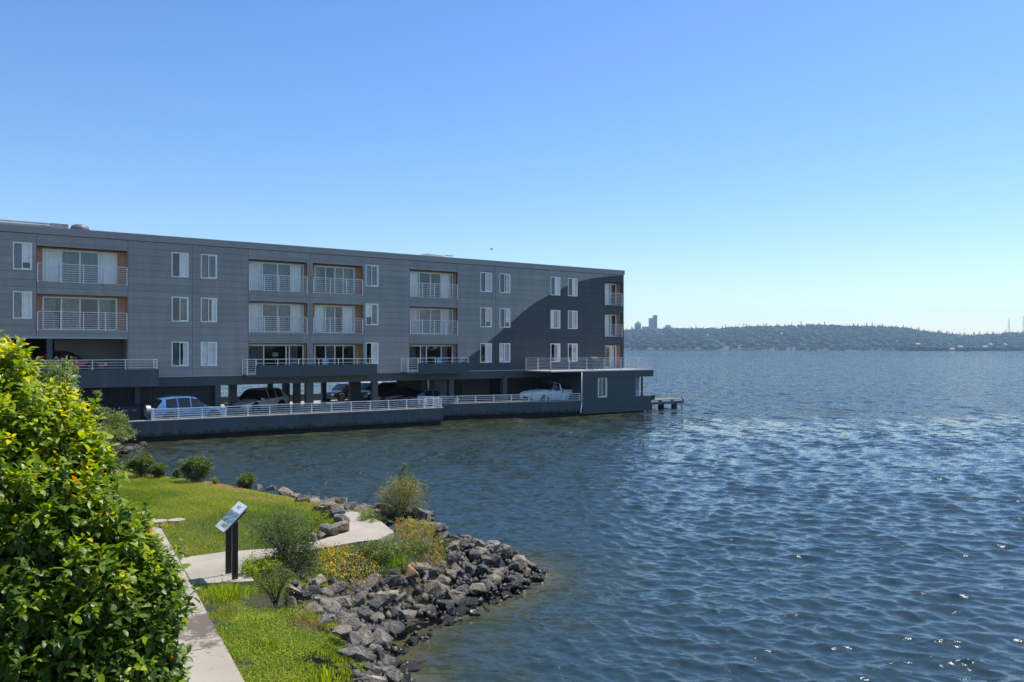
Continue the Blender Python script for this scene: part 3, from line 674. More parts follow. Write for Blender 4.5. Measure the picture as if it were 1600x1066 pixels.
cuv = [(0, .46, .48, .90, .93, 0, 0), (.012, .56, .60, .86, .97, 0, 1), (.11, .60, .90, .74, .98, 0, 0), (.15, .61, .945, .72, .985, 1, 0), (.30, .59, .99, .71, 1, 0, 0),
       (.315, .59, .995, .71, 1, 1, 0), (.48, .575, .985, .71, 1, 0, 0), (.495, .57, .98, .71, 1, 1, 0), (.58, .56, .93, .73, 1, 1, 1), (.735, .54, .59, .84, 1, 0, 0), (.88, .50, .53, .80, .98, 0, 0), (.96, .44, .46, .74, .92, 0, 0), (1, .34, .36, .66, .82, 0, 0)]
sedan = [(0, .44, .50, .86, .90, 0, 0), (.02, .56, .60, .84, .95, 0, 0), (.10, .60, .66, .82, .98, 0, 1), (.30, .62, .95, .70, 1, 1, 0), (.46, .61, 1.0, .68, 1, 0, 0), (.475, .61, 1.0, .68, 1, 1, 0),
         (.56, .60, .97, .69, 1, 1, 1), (.73, .57, .62, .84, 1, 0, 0), (.88, .52, .56, .80, .97, 0, 0), (.97, .44, .47, .72, .9, 0, 0), (1, .34, .38, .66, .82, 0, 0)]
pick = [(0, .55, .57, .97, .97, 0, 0), (.01, .66, .67, .985, .99, 0, 0), (.40, .66, .67, .985, 1, 0, 0), (.412, .66, .67, .95, .98, 0, 1), (.425, .64, .955, .80, 1, 0, 0), (.455, .63, .985, .80, 1, 1, 0),
        (.56, .63, 1.0, .80, 1, 1, 1), (.64, .63, .68, .90, 1, 0, 0), (.80, .62, .655, .93, 1, 0, 0), (.965, .57, .60, .92, .99, 0, 0), (1, .46, .55, .90, .96, 0, 0)]
def put(px, t): return LW(S(px, t), t, FLOOR+.002)
def rav_extra(e, L, W, H):
    for sd_ in (-1, 1): MB().box(-L*.35, L*.05, sd_*W*.30-.015, sd_*W*.30+.015, H+.005, H+.035).build('roof_rack', M['black'], e)
car('blue_suv', put(293, -1.75), TH+R(7), 'light blue compact SUV with a spare wheel on its tail beside the dock railing', 4.1, 1.78, 1.58, cuv, P_blue, (.2, .8), .34, spare=True, cat='car', extra=rav_extra, mirrors=(.64, .60))
car('grey_suv', put(402, 3.2), TH+R(180+38), 'champagne grey SUV with dark windows parked between the columns', 4.75, 1.92, 1.68, cuv, P_grey, (.2, .8), .38, cat='car', mirrors=(.66, .56))
def truck_extra(e, L, W, H):
    MB().box(-L*.5+.1, -L*.5+L*.39, -W*.42, W*.42, H*.665, H*.672).build('truck_bed', M['black'], e)
    MB().box(L*.5-.03, L*.5+.06, -W*.47, W*.47, H*.22, H*.30).build('bumper', M['galv'], e)
    for sd_ in (-1, 1): MB().box(-L*.48, L*.47, sd_*(W/2-.01), sd_*(W/2+.008), H*.47, H*.485).build('trim_line', M['galv'], e)
    MB().box(-L*.098-.0, -L*.098+.04, -W*.5-.003, W*.5+.003, H*.25, H*.66).build('cab_gap', M['black'], e)
car('pickup_truck', put(861, -1.15), TH+R(180), 'old white pickup truck parked behind the dock railing at the right end', 4.75, 1.9, 1.70, pick, P_white, (.19, .78), .36, cat='pickup truck', mirrors=(.62, .60), extra=truck_extra, parts=False)
car('slate_coupe', put(672, .75), TH+R(0), 'slate blue sedan with a low curved roof behind the corner of the dock railing', 4.1, 1.8, 1.36, sedan, P_slate, (.19, .81), .33, cat='car', mirrors=(.62, .6))
car('black_sedan', put(634, 3.0), TH+R(3), 'black sedan parked just behind the slate blue sedan', 4.3, 1.8, 1.42, sedan, P_black, (.19, .81), .33, cat='car')
car('brown_suv', put(607, 5.2), TH+R(215), 'dark brown SUV in shadow deep inside the parking level', 4.6, 1.9, 1.75, cuv, P_brown, (.2, .8), .38, cat='car')
car('white_hatchback', put(574, 9.5), TH+R(225), 'silver car parked nose out in the gap left of the brown SUV', 4.3, 1.8, 1.6, suv, P_silver, (.2, .8), .36, cat='car')
car('open_jeep', put(540, 11.0), TH+R(200), 'dark off roader on the sunny rear strip between the columns', 3.9, 1.7, 1.5, suv, P_black, (.2, .8), .38, cat='car', spare=True)
c1 = car('red_car', LW(S(26, 2.6), 2.6, 3.752), TH+R(-80), 'dark red car facing out on the upper parking deck at far left', 4.4, 1.85, 1.62, suv, P_red, (.2, .8), .36, cat='car')
c2 = car('red_car', LW(S(100, 1.6), 1.6, 3.752), TH+R(0), 'dark red low car beside the column on the upper parking deck', 4.3, 1.8, 1.35, sedan, P_red, (.19, .81), .33, cat='car')

# wheelie bins
def bin_proto():
    e = empty('wheelie_bin'); mb = MB()
    mb.add([(-.22,-.26,.08),(.22,-.26,.08),(.22,.26,.08),(-.22,.26,.08),(-.29,-.34,.98),(.29,-.34,.98),(.29,.34,.98),(-.29,.34,.98)], [(0,3,2,1),(4,5,6,7),(0,1,5,4),(1,2,6,5),(2,3,7,6),(3,0,4,7)])
    mb.build('bin_body', M['bin'], e)
    mb = MB(); mb.add([(-.31,-.37,.985),(.31,-.37,.985),(.31,.38,.985),(-.31,.38,.985),(-.29,-.33,1.05),(.29,-.33,1.05),(.29,.36,1.08),(-.29,.36,1.08)], [(0,3,2,1),(4,5,6,7),(0,1,5,4),(1,2,6,5),(2,3,7,6),(3,0,4,7)])
    mb.build('lid', M['bin'], e)
    MB().tube((-.26, .42, .98), (.26, .42, .98), .02).build('handle', M['bin'], e)
    for x in (-.25, .25): MB().tube((x-.03, .26, .1), (x+.03, .26, .1), .1, 12).build('wheel', M['black'], e)
    MB().box(-.12, .12, -.325, -.295, .76, .84).build('sticker', M['galv'], e)
    return e
bl = ['dark blue wheelie bin nearest the hedge in the row under the deck', 'dark blue wheelie bin second from the hedge in the row', 'dark blue wheelie bin behind the thin sapling',
      'left one of the two wheelie bins near the wall end', 'right one of the two wheelie bins near the wall end beside the blue car']
bp_ = None
for k, (px, t) in enumerate(((133, -.5), (157, -.9), (170, -.7), (194.5, -.6), (209.5, -.5))):
    o = bin_proto() if k == 0 else copy_tree(bp_)
    if k == 0: bp_ = o
    o.location = put(px, t); o.rotation_euler.z = TH+random.uniform(-.12, .12); tag(o, bl[k], 'bin', 'wheelie bins under the upper deck')

# ------------------------------------------------------------------ terrain
SH = [(-70, 47), (-26, 45.2), (-20.6, 42.6), (-19.9, 41.4), (-19.4, 38.5), (-18.2, 34), (-16.2, 30), (-13.8, 27), (-11.5, 25.2), (-8.5, 23.7), (-6, 21.7), (-4.5, 20.7), (-3, 19.9), (-1.6, 19.2), (-.4, 18.75), (.40, 18.3),
      (.68, 17.7), (.38, 16.9), (-.25, 16.0), (-1.1, 14.8), (-1.7, 13.95), (-1.95, 13.1), (-1.72, 12), (-1.25, 10.6), (-.9, 9), (-.6, 6), (-.5, 2), (-.5, -14), (6, -30), (60, -46), (200, -60), (200, -200), (-70, -200)]
SHN = np.array(SH)
def sdist(P):
    """signed distance to the shoreline polygon, positive on land"""
    P = np.asarray(P, float); a = SHN; b = np.roll(SHN, -1, axis=0); best = np.full(len(P), 1e9); ins = np.zeros(len(P), bool)
    for i in range(len(a)):
        e = b[i]-a[i]; w_ = P-a[i]; t = np.clip((w_@e)/(e@e), 0, 1); d = w_-t[:, None]*e; best = np.minimum(best, (d**2).sum(1))
        c = ((a[i, 1] <= P[:, 1]) != (b[i, 1] <= P[:, 1]))
        with np.errstate(divide='ignore', invalid='ignore'): xi = a[i, 0] + (P[:, 1]-a[i, 1])/(e[1] if e[1] != 0 else 1e-9)*e[0]
        ins ^= c & (P[:, 0] < xi)
    return np.where(ins, 1, -1)*np.sqrt(best)
def vnoise(P, sc, seed):
    r_ = np.random.default_rng(seed); out = np.zeros(len(P))
    for _ in range(6):
        k = r_.normal(size=2)*sc; out += np.sin(P@k + r_.uniform(0, 6.28))
    return out/6
LAND = 1.26
PATH_DIR = np.array([-.504, .864])
def path_side(P):  # signed distance right of the main path's right edge
    v = P-np.array([-3.12, 8.98]); return v[:, 0]*PATH_DIR[1]-v[:, 1]*PATH_DIR[0]
def height(P):
    P = np.asarray(P, float); d = sdist(P)
    kk_ = np.where((P[:, 1] > 17.8) & (P[:, 0] < -1.9), 2.6, np.where((P[:, 0] > -1.7) & (P[:, 1] > 14), .62, 1.1)); h = np.where(d > 0, LAND*(1-np.exp(-np.maximum(d, 0)*kk_))*1.06, np.maximum(d*.6, -1.6))
    h = np.minimum(h, LAND)
    far = np.clip((P[:, 1]-26)/10, 0, 1)*np.clip(d/2, 0, 1); h = h*(1-far)+np.minimum(h, .80)*far
    h += (d > .3)*(.012*vnoise(P, 3.5, 1))
    lawn = np.clip((P[:, 1]-14.5)/3, 0, 1)*np.clip((d-1.2)/3, 0, 1)*np.clip((25-P[:, 1])/2, 0, 1)*np.clip((-4.6-P[:, 0])/1.5, 0, 1)
    h += lawn*.10
    ps = path_side(P); dip = np.clip(ps/.35, 0, 1)*np.clip((13.4-P[:, 1])/.5, 0, 1)*(d > 0); h -= dip*.07
    return h
nx, ny = 300, 360
gx = np.linspace(-40, 3.2, nx); gy = np.concatenate([np.linspace(-14, 6, 20, endpoint=False), np.linspace(6, 48, ny-20)])
GX, GY = np.meshgrid(gx, gy); P = np.stack([GX.ravel(), GY.ravel()], 1); H_ = height(P)
loc_ = np.stack(WL(P[:, 0], P[:, 1]), 1)
inside = (loc_[:, 1] > -3.1) & (P[:, 1] > 35); H_[inside] = np.minimum(H_[inside], .5)
idx = (np.arange(ny-1)[:, None]*nx+np.arange(nx-1)[None]).ravel()
F = np.stack([idx, idx+1, idx+nx+1, idx+nx], 1)
def ground_mat():
    m, n, b = node_mat('turf_soil'); tc = n.nodes.new('ShaderNodeTexCoord')
    def noise(sc, det=6):
        x = n.nodes.new('ShaderNodeTexNoise'); x.inputs['Scale'].default_value = sc; x.inputs['Detail'].default_value = det; n.links.new(tc.outputs['Object'], x.inputs['Vector']); return x
    n1 = noise(.55); n2 = noise(9); n3 = noise(60, 3)
    c1 = n.nodes.new('ShaderNodeValToRGB'); e = c1.color_ramp.elements; e[0].position = .38; e[0].color = (.17, .20, .022, 1); e[1].position = .62; e[1].color = (.28, .27, .045, 1)
    n.links.new(n1.outputs['Fac'], c1.inputs[0])
    c2 = n.nodes.new('ShaderNodeValToRGB'); e = c2.color_ramp.elements; e[0].position = .3; e[0].color = (.45, .45, .4, 1); e[1].position = .7; e[1].color = (1.2, 1.2, 1.1, 1); n.links.new(n3.outputs['Fac'], c2.inputs[0])
    mx = n.nodes.new('ShaderNodeMix'); mx.data_type = 'RGBA'; mx.blend_type = 'MULTIPLY'; mx.inputs[0].default_value = 1; n.links.new(c1.outputs[0], mx.inputs[6]); n.links.new(c2.outputs[0], mx.inputs[7])
    at = n.nodes.new('ShaderNodeAttribute'); at.attribute_name = 'soil'
    c3 = n.nodes.new('ShaderNodeValToRGB'); e = c3.color_ramp.elements; e[0].color = (.085, .062, .042, 1); e[1].color = (.20, .155, .105, 1); n.links.new(n2.outputs['Fac'], c3.inputs[0])
    ad = n.nodes.new('ShaderNodeMath'); ad.operation = 'ADD'; n.links.new(at.outputs['Fac'], ad.inputs[0])
    s2 = n.nodes.new('ShaderNodeMapRange'); s2.inputs[1].default_value = .3; s2.inputs[2].default_value = .7; s2.inputs[3].default_value = -.3; s2.inputs[4].default_value = .3; n.links.new(n2.outputs['Fac'], s2.inputs[0]); n.links.new(s2.outputs[0], ad.inputs[1])
    ad.use_clamp = True
    m2 = n.nodes.new('ShaderNodeMix'); m2.data_type = 'RGBA'; n.links.new(ad.outputs[0], m2.inputs[0]); n.links.new(mx.outputs[2], m2.inputs[6]); n.links.new(c3.outputs[0], m2.inputs[7])
    n.links.new(m2.outputs[2], b.inputs['Base Color']); b.inputs['Roughness'].default_value = .9; b.inputs['Specular IOR Level'].default_value = .2
    bp = n.nodes.new('ShaderNodeBump'); bp.inputs['Strength'].default_value = .8; bp.inputs['Distance'].default_value = .03; n.links.new(n3.outputs['Fac'], bp.inputs['Height']); n.links.new(bp.outputs[0], b.inputs['Normal'])
    return m
def blob(P, cx, cy, r): return np.clip(1.3-np.hypot(P[:, 0]-cx, P[:, 1]-cy)/r, 0, 1)
def soil_of(P):
    d = sdist(P); s_ = np.clip(1.25-d, 0, 1)*1.2
    for cx, cy, r in ((-3.9, 12.35, .75), (-4.6, 11.7, .35), (-3.1, 11.6, .45), (-4.75, 12.0, .3), (-4.2, 11.0, .25), (-4.5, 12.35, .55), (-2.6, 10.4, .35), (-3.4, 9.7, .22), (-2.7, 14.6, 1.0), (-3.9, 14.0, .6)): s_ = np.maximum(s_, blob(P, cx, cy, r))
    s_ = np.maximum(s_, .55*blob(P, -4.2, 17.8, .8)); return np.clip(s_, 0, 1)
ter = raw_mesh('ground', np.stack([P[:, 0], P[:, 1], H_], 1), F, ground_mat(), smooth=True, tone=soil_of(P), tone_name='soil')
tag(ter, kind='structure', label='grassy lake bank')
bg_ = quad_prism([(-90, -13.9), (-.6, -13.9), (6, -30), (60, -46), (200, -60), (600, -80), (600, -400), (-90, -400)], -.6, 1.2).build('rear_ground', ter.data.materials[0]); tag(bg_, kind='structure', label='park ground behind the viewpoint')
bg2 = quad_prism([(-90, -13.8), (-39.9, -13.8), (-39.9, 47.9), (-90, 60)], -.6, 1.2).build('side_ground', ter.data.materials[0]); tag(bg2, kind='structure', label='park ground left of the frame')

def pxg(px, py, z=1.3):
    Z = (EYE-z)*1200/(py-545); return ((px-800)/1200*Z, Z)
# concrete paths
def conc_path():
    m, n, b = node_mat('path_concrete'); tc = n.nodes.new('ShaderNodeTexCoord')
    n1 = n.nodes.new('ShaderNodeTexNoise'); n1.inputs['Scale'].default_value = 1.3; n1.inputs['Detail'].default_value = 8; n.links.new(tc.outputs['Object'], n1.inputs['Vector'])
    c1 = n.nodes.new('ShaderNodeValToRGB'); e = c1.color_ramp.elements; e[0].position = .3; e[0].color = (.275, .238, .185, 1); e[1].position = .7; e[1].color = (.375, .33, .262, 1); n.links.new(n1.outputs['Fac'], c1.inputs[0])
    n2 = n.nodes.new('ShaderNodeTexNoise'); n2.inputs['Scale'].default_value = 55; n2.inputs['Detail'].default_value = 4; n.links.new(tc.outputs['Object'], n2.inputs['Vector'])
    # scattered soil marks, strongest near one spot
    at = n.nodes.new('ShaderNodeVectorMath'); at.operation = 'DISTANCE'; at.inputs[1].default_value = (-4.35, 10.9, 1.3); n.links.new(tc.outputs['Object'], at.inputs[0])
    mr = n.nodes.new('ShaderNodeMapRange'); mr.inputs[1].default_value = .15; mr.inputs[2].default_value = 1.5; mr.inputs[3].default_value = .22; mr.inputs[4].default_value = -.06; n.links.new(at.outputs['Value'], mr.inputs[0])
    n3 = n.nodes.new('ShaderNodeTexNoise'); n3.inputs['Scale'].default_value = 5; n3.inputs['Detail'].default_value = 10; n3.inputs['Roughness'].default_value = .7; n.links.new(tc.outputs['Object'], n3.inputs['Vector'])
    ad = n.nodes.new('ShaderNodeMath'); n.links.new(n3.outputs['Fac'], ad.inputs[0]); n.links.new(mr.outputs[0], ad.inputs[1])
    r3 = n.nodes.new('ShaderNodeMapRange'); r3.inputs[1].default_value = .565; r3.inputs[2].default_value = .66; r3.inputs[4].default_value = .85; n.links.new(ad.outputs[0], r3.inputs[0])
    mx = n.nodes.new('ShaderNodeMix'); mx.data_type = 'RGBA'; n.links.new(r3.outputs[0], mx.inputs[0]); n.links.new(c1.outputs[0], mx.inputs[6]); mx.inputs[7].default_value = (.085, .06, .042, 1)
    n.links.new(mx.outputs[2], b.inputs['Base Color']); b.inputs['Roughness'].default_value = .85
    bp = n.nodes.new('ShaderNodeBump'); bp.inputs['Strength'].default_value = .3; bp.inputs['Distance'].default_value = .01; n.links.new(n2.outputs['Fac'], bp.inputs['Height']); n.links.new(bp.outputs[0], b.inputs['Normal'])
    return m
M['path'] = conc_path()
PW = empty('main_path', (0, 0, 0), kind='structure', label='pale concrete path along the hedge')
pr = np.array([-3.12, 8.98]); nrm = np.array([-PATH_DIR[1], -PATH_DIR[0]*-1*-1])  # to the left of travel
nrm = np.array([-.864, -.504])
t0 = -6.6; slabL = 1.52; WP = 1.75
k0 = 4.37  # joint that lines up with the sign slab
for k in range(-7, 3):
    a_ = k0+k*slabL; b_ = a_+slabL-.012
    q = [pr+PATH_DIR*a_, pr+PATH_DIR*b_, pr+PATH_DIR*b_+nrm*WP, pr+PATH_DIR*a_+nrm*WP]
    quad_prism([tuple(x) for x in q][::-1], 1.17, 1.30).build('slab', M['path'], PW)
# hidden bend to the left at the end of the straight run
q0 = pr+PATH_DIR*8.94; q1 = q0+nrm*WP
quad_prism([tuple(q0), tuple(q0+np.array([-1.6, .9])), tuple(q0+np.array([-5.5, 1.6])), tuple(q1+np.array([-4.2, .2])), tuple(q1)], 1.17, 1.30).build('slab', M['path'], PW)
# branch path: sign slab, junction, winding path
BPth = empty('branch_path', (0, 0, 0), kind='structure', label='pale concrete branch path past the sign to the point')
c_ = pr+PATH_DIR*(k0+.0)
A1 = pxg(306.5, 912.5); A2 = pxg(397, 908); A3 = pxg(379, 884); A4 = pxg(300, 884)
e1 = tuple(pr+PATH_DIR*(k0+.01)+np.array([.012, .008])); e2 = pxg(277, 873)
edge = lambda y: tuple(pr+PATH_DIR*((y-8.98)/PATH_DIR[1])+np.array([.013, .006]))
quad_prism([edge(12.75), pxg(397, 907.5), pxg(380, 884), pxg(420, 869), pxg(425, 857), pxg(400, 858.5), pxg(350, 862), pxg(300, 869), edge(14.25)][::-1], 1.17, 1.302).build('slab', M['path'], BPth)
wind_l = [(425, 857), (470, 851), (505, 842), (533, 833), (545, 822), (540, 811), (528, 803), (522, 796)]
wind_r = [(420, 870), (470, 862), (520, 853), (560, 846), (590, 843), (616, 831), (596, 815), (560, 800)]
V = []; 
for (a, b2_) in zip(wind_l, wind_r): V += [pxg(*a), pxg(*b2_)]
mb = MB(); n = len(V)
mb.add([(x, y, 1.302) for x, y in V]+[(x, y, 1.17) for x, y in V], [(2*k, 2*k+1, 2*k+3, 2*k+2) for k in range(n//2-1)]+[(2*k, 2*k+2, n+2*k+2, n+2*k) for k in range(n//2-1)]+[(2*k+1, 2*k+3, n+2*k+3, n+2*k+1) for k in range(n//2-1)])
mb.build('slab', M['path'], BPth)
PATHPOLY = [[edge(12.75), pxg(397, 907.5), pxg(380, 884), pxg(420, 869), pxg(425, 857), pxg(350, 862), edge(14.25)],
            [pxg(*p) for p in wind_l]+[pxg(*p) for p in wind_r[::-1]],
            [tuple(pr+PATH_DIR*-8), tuple(pr+PATH_DIR*8.93), tuple(pr+PATH_DIR*8.93+nrm*WP), tuple(pr+PATH_DIR*-8+nrm*WP)]]
def inpoly(P, poly):
    ins = np.zeros(len(P), bool); n = len(poly)
    for i in range(n):
        x0, y0 = poly[i]; x1, y1 = poly[(i+1) % n]
        if y0 == y1: continue
        c = (y0 <= P[:, 1]) != (y1 <= P[:, 1]); xi = x0+(P[:, 1]-y0)/(y1-y0)*(x1-x0); ins ^= c & (P[:, 0] < xi)
    return ins
def onpath(P):
    o = np.zeros(len(P), bool)
    for q in PATHPOLY: o |= inpoly(P, q)
    return o
for k, (px, py) in enumerate(((275, 812.5), (248, 814))):
    x, y = pxg(px, py, 1.38); mb = MB(); pts = [(x+.19*math.cos(t)*random.uniform(.85, 1.1), y+.17*math.sin(t)*random.uniform(.85, 1.1)) for t in np.linspace(0, 6.28, 9)[:-1]]
    z = float(height([[x, y]])[0]); o = quad_prism(pts, z-.05, z+.045).build('stepping_stone', M['path'])
    tag(o, ['flat pale stepping stone in the lawn, the one clear of the hedge', 'flat pale stepping stone at the hedge edge'][k], 'stone', 'stepping stones in the lawn')

# ------------------------------------------------------------------ rocks
def rock_mat(name, base, lite):
    m, n, b = node_mat(name); tc = n.nodes.new('ShaderNodeTexCoord'); oi = n.nodes.new('ShaderNodeObjectInfo')
    vm = n.nodes.new('ShaderNodeVectorMath'); vm.operation = 'ADD'; n.links.new(tc.outputs['Object'], vm.inputs[0]); n.links.new(oi.outputs['Location'], vm.inputs[1])
    n1 = n.nodes.new('ShaderNodeTexNoise'); n1.inputs['Scale'].default_value = 2.2; n1.inputs['Detail'].default_value = 9; n1.inputs['Roughness'].default_value = .65; n.links.new(vm.outputs[0], n1.inputs['Vector'])
    c1 = n.nodes.new('ShaderNodeValToRGB'); e = c1.color_ramp.elements; e[0].position = .35; e[0].color = (*base, 1); e[1].position = .68; e[1].color = (*lite, 1); n.links.new(n1.outputs['Fac'], c1.inputs[0])
    mr = n.nodes.new('ShaderNodeValToRGB'); e = mr.color_ramp.elements; e[0].color = (.42, .42, .44, 1); e[1].color = (1.75, 1.62, 1.42, 1); x = e.new(.5); x.color = (.95, .93, .88, 1); x = e.new(.8); x.color = (1.15, .95, .75, 1); n.links.new(oi.outputs['Random'], mr.inputs[0])
    sc = n.nodes.new('ShaderNodeVectorMath'); sc.operation = 'MULTIPLY'; n.links.new(c1.outputs[0], sc.inputs[0]); n.links.new(mr.outputs[0], sc.inputs[1])
    ge = n.nodes.new('ShaderNodeNewGeometry'); sp = n.nodes.new('ShaderNodeSeparateXYZ'); n.links.new(ge.outputs['Position'], sp.inputs[0])
    ad = n.nodes.new('ShaderNodeMath'); n.links.new(sp.outputs[2], ad.inputs[0]); 
    nm = n.nodes.new('ShaderNodeMath'); nm.operation = 'MULTIPLY'; nm.inputs[1].default_value = .25; n.links.new(n1.outputs['Fac'], nm.inputs[0]); n.links.new(nm.outputs[0], ad.inputs[1])
    wet = n.nodes.new('ShaderNodeMapRange'); wet.inputs[1].default_value = .32; wet.inputs[2].default_value = .50; wet.inputs[3].default_value = 1; wet.inputs[4].default_value = 0; n.links.new(ad.outputs[0], wet.inputs[0])
    mx = n.nodes.new('ShaderNodeMix'); mx.data_type = 'RGBA'; n.links.new(wet.outputs[0], mx.inputs[0]); n.links.new(sc.outputs[0], mx.inputs[6]); mx.inputs[7].default_value = (.018, .017, .014, 1)
    n.links.new(mx.outputs[2], b.inputs['Base Color'])
    rr = n.nodes.new('ShaderNodeMapRange'); rr.inputs[3].default_value = .75; rr.inputs[4].default_value = .3; n.links.new(wet.outputs[0], rr.inputs[0]); n.links.new(rr.outputs[0], b.inputs['Roughness'])
    n2 = n.nodes.new('ShaderNodeTexNoise'); n2.inputs['Scale'].default_value = 7; n2.inputs['Detail'].default_value = 12; n2.inputs['Roughness'].default_value = .6; n.links.new(vm.outputs[0], n2.inputs['Vector'])
    bp = n.nodes.new('ShaderNodeBump'); bp.inputs['Strength'].default_value = .9; bp.inputs['Distance'].default_value = .06; n.links.new(n2.outputs['Fac'], bp.inputs['Height']); n.links.new(bp.outputs[0], b.inputs['Normal'])
    return m
M['rock'] = rock_mat('riprap_basalt', (.060, .055, .048), (.29, .265, .23)); M['rock_pale'] = rock_mat('pale_granite', (.17, .155, .135), (.36, .335, .295)); M['rock_orange'] = rock_mat('rusty_stone', (.30, .15, .06), (.48, .28, .14))
def rock_mesh(seed, m):
    r_ = np.random.default_rng(seed); bm = bmesh.new()
    for _ in range(r_.integers(11, 17)):
        p = r_.normal(size=3); p /= np.linalg.norm(p); p = np.sign(p)*np.abs(p)**.8; bm.verts.new(p*np.array([1.05, .82, .72])*r_.uniform(.85, 1.08))
    g = bmesh.ops.convex_hull(bm, input=bm.verts); bmesh.ops.delete(bm, geom=[x for x in g['geom_interior'] if isinstance(x, bmesh.types.BMVert)], context='VERTS')
    bmesh.ops.bevel(bm, geom=list(bm.edges), offset=.045, segments=1, affect='EDGES', profile=.6)
    bmesh.ops.triangulate(bm, faces=bm.faces); bmesh.ops.subdivide_edges(bm, edges=[e for e in bm.edges if e.calc_length() > .45], cuts=1)
    for v in bm.verts: v.co += Vector(r_.normal(size=3))*.022
    me = bpy.data.meshes.new('boulder'); bm.to_mesh(me); bm.free(); me.materials.append(m)
    return me
RM = [rock_mesh(k, M['rock']) for k in range(12)]; RP = [rock_mesh(40+k, M['rock_pale']) for k in range(5)]; RO = rock_mesh(77, M['rock_orange'])
rocks = []
def rock(me, x, y, z, s, label, group, name='boulder', flat=1, rz=None):
    o = bpy.data.objects.new(name, me); C.objects.link(o); o.location = (x, y, z); o.scale = (s*random.uniform(.85, 1.2), s*random.uniform(.85, 1.2), s*flat*random.uniform(.8, 1.1))
    o.rotation_euler = (random.uniform(-.5, .5), random.uniform(-.5, .5), random.uniform(0, 6.28) if rz is None else rz)
    tag(o, label, 'boulder', group); rocks.append((x, y, s)); return o
# riprap sampling by size class
def scatter(n_try, box_, zone, smin, smax, maxn, sp=.78):
    out = []
    r_ = random.Random(11)
    cand = np.array([(r_.uniform(box_[0], box_[1]), r_.uniform(box_[2], box_[3])) for _ in range(n_try)])
    d = sdist(cand); ok = zone(cand, d); cand = cand[ok]; d = d[ok]
    sizes = np.array([smin+(smax-smin)*(r_.random()**1.6) for _ in cand]); order = np.argsort(-sizes+np.array([r_.uniform(-.08, .08) for _ in cand]))
    for i in order:
        x, y = cand[i]; s = sizes[i]
        if all((x-a)**2+(y-b)**2 > (sp*(s+c))**2 for a, b, c in out): out.append((x, y, s))
        if len(out) >= maxn: break
    return out
def zone1(P, d):
    w_ = np.where((P[:, 1] > 15.5) & (P[:, 0] > -1.6), 2.3, np.where(P[:, 1] > 12.2, 1.75, .95))
    bed = inpoly(P, [pxg(a, b) for a, b in [(478, 893), (480, 858), (560, 846), (612, 832), (640, 812), (690, 815), (700, 830), (680, 842), (636, 856), (596, 870), (550, 884)]]) | onpath(P)
    back = (P[:, 1] > 18.2) & (P[:, 0] < -1.8); w_ = np.where(back, .9, w_)
    return (d > -.35) & (d < w_) & ~bed
rk = scatter(9000, (-5.5, 1.3, 8.2, 21.5), zone1, .085, .225, 292, .59)
rk = [q for q in rk if math.hypot(q[0]+1.94, q[1]-14.8) > .24 and math.hypot(q[0]+1.94, q[1]-14.5) > .2]; oi_ = -1
rock(RO, -1.94, 14.8, float(height([[-1.94, 14.8]])[0])+.20, .21, 'rusty orange boulder among the grey riprap', 'boulders of the point')
for i, (x, y, s) in enumerate(rk):
    z = float(height([[x, y]])[0]); dd = float(sdist([[x, y]])[0])
    if i == oi_: rock(RO, x, y, z+s*.5, s*1.15, 'rusty orange boulder among the grey riprap', 'boulders of the point'); continue
    sz_ = 'large' if s > .22 else 'medium' if s > .145 else 'small'
    where = ('on the near bank beside the clover' if y < 12.2 else 'in the notch right of the twiggy shrub' if x < -2.6 and y < 14.6 else 'on the slope below the yellow flower bed' if y < 14.9 else
             'around the middle of the riprap slope' if y < 16.3 else 'at the far tip of the rocky point' if x > -.4 else 'on the back of the point by the feathery shrub')
    lb = f"{sz_} {'wet black' if dd < .25 else 'dry grey'} boulder {where}"
    rock(RM[i % 12], x, y, z+s*.10+random.uniform(0, .07)*(dd > .3), s*1.14, lb, 'boulders of the point')
# small stones wedged between, uncountable
r_ = random.Random(5); V = []; F_ = []
sm = np.array([(r_.uniform(-5.5, 1.4), r_.uniform(8.2, 21.5)) for _ in range(9000)]); d = sdist(sm); sm = sm[(zone1(sm, d))][:1700]; hz = height(sm)
bm = bmesh.new(); [bm.verts.new(Vector(rng.normal(size=3)).normalized()*rng.uniform(.8, 1.1)) for _ in range(11)]; g_ = bmesh.ops.convex_hull(bm, input=bm.verts); bmesh.ops.triangulate(bm, faces=bm.faces); bm.verts.index_update(); tv = np.array([v.co[:] for v in bm.verts]); tf = np.array([[v.index for v in f.verts] for f in bm.faces]); bm.free(); tv = tv*np.array([1.1, .8, .7]); n = len(sm)
Mx = frames(rng.normal(size=(n, 3)), rng.uniform(0, 6, n)); Ss = rng.uniform(.05, .15, n)
o = inst_mesh('rubble', tv, tf, Mx, np.stack([sm[:, 0], sm[:, 1], hz+.03], 1), Ss, rng.random(n), M['rock']); tag(o, 'small stones wedged between the boulders', 'rubble', kind='stuff')
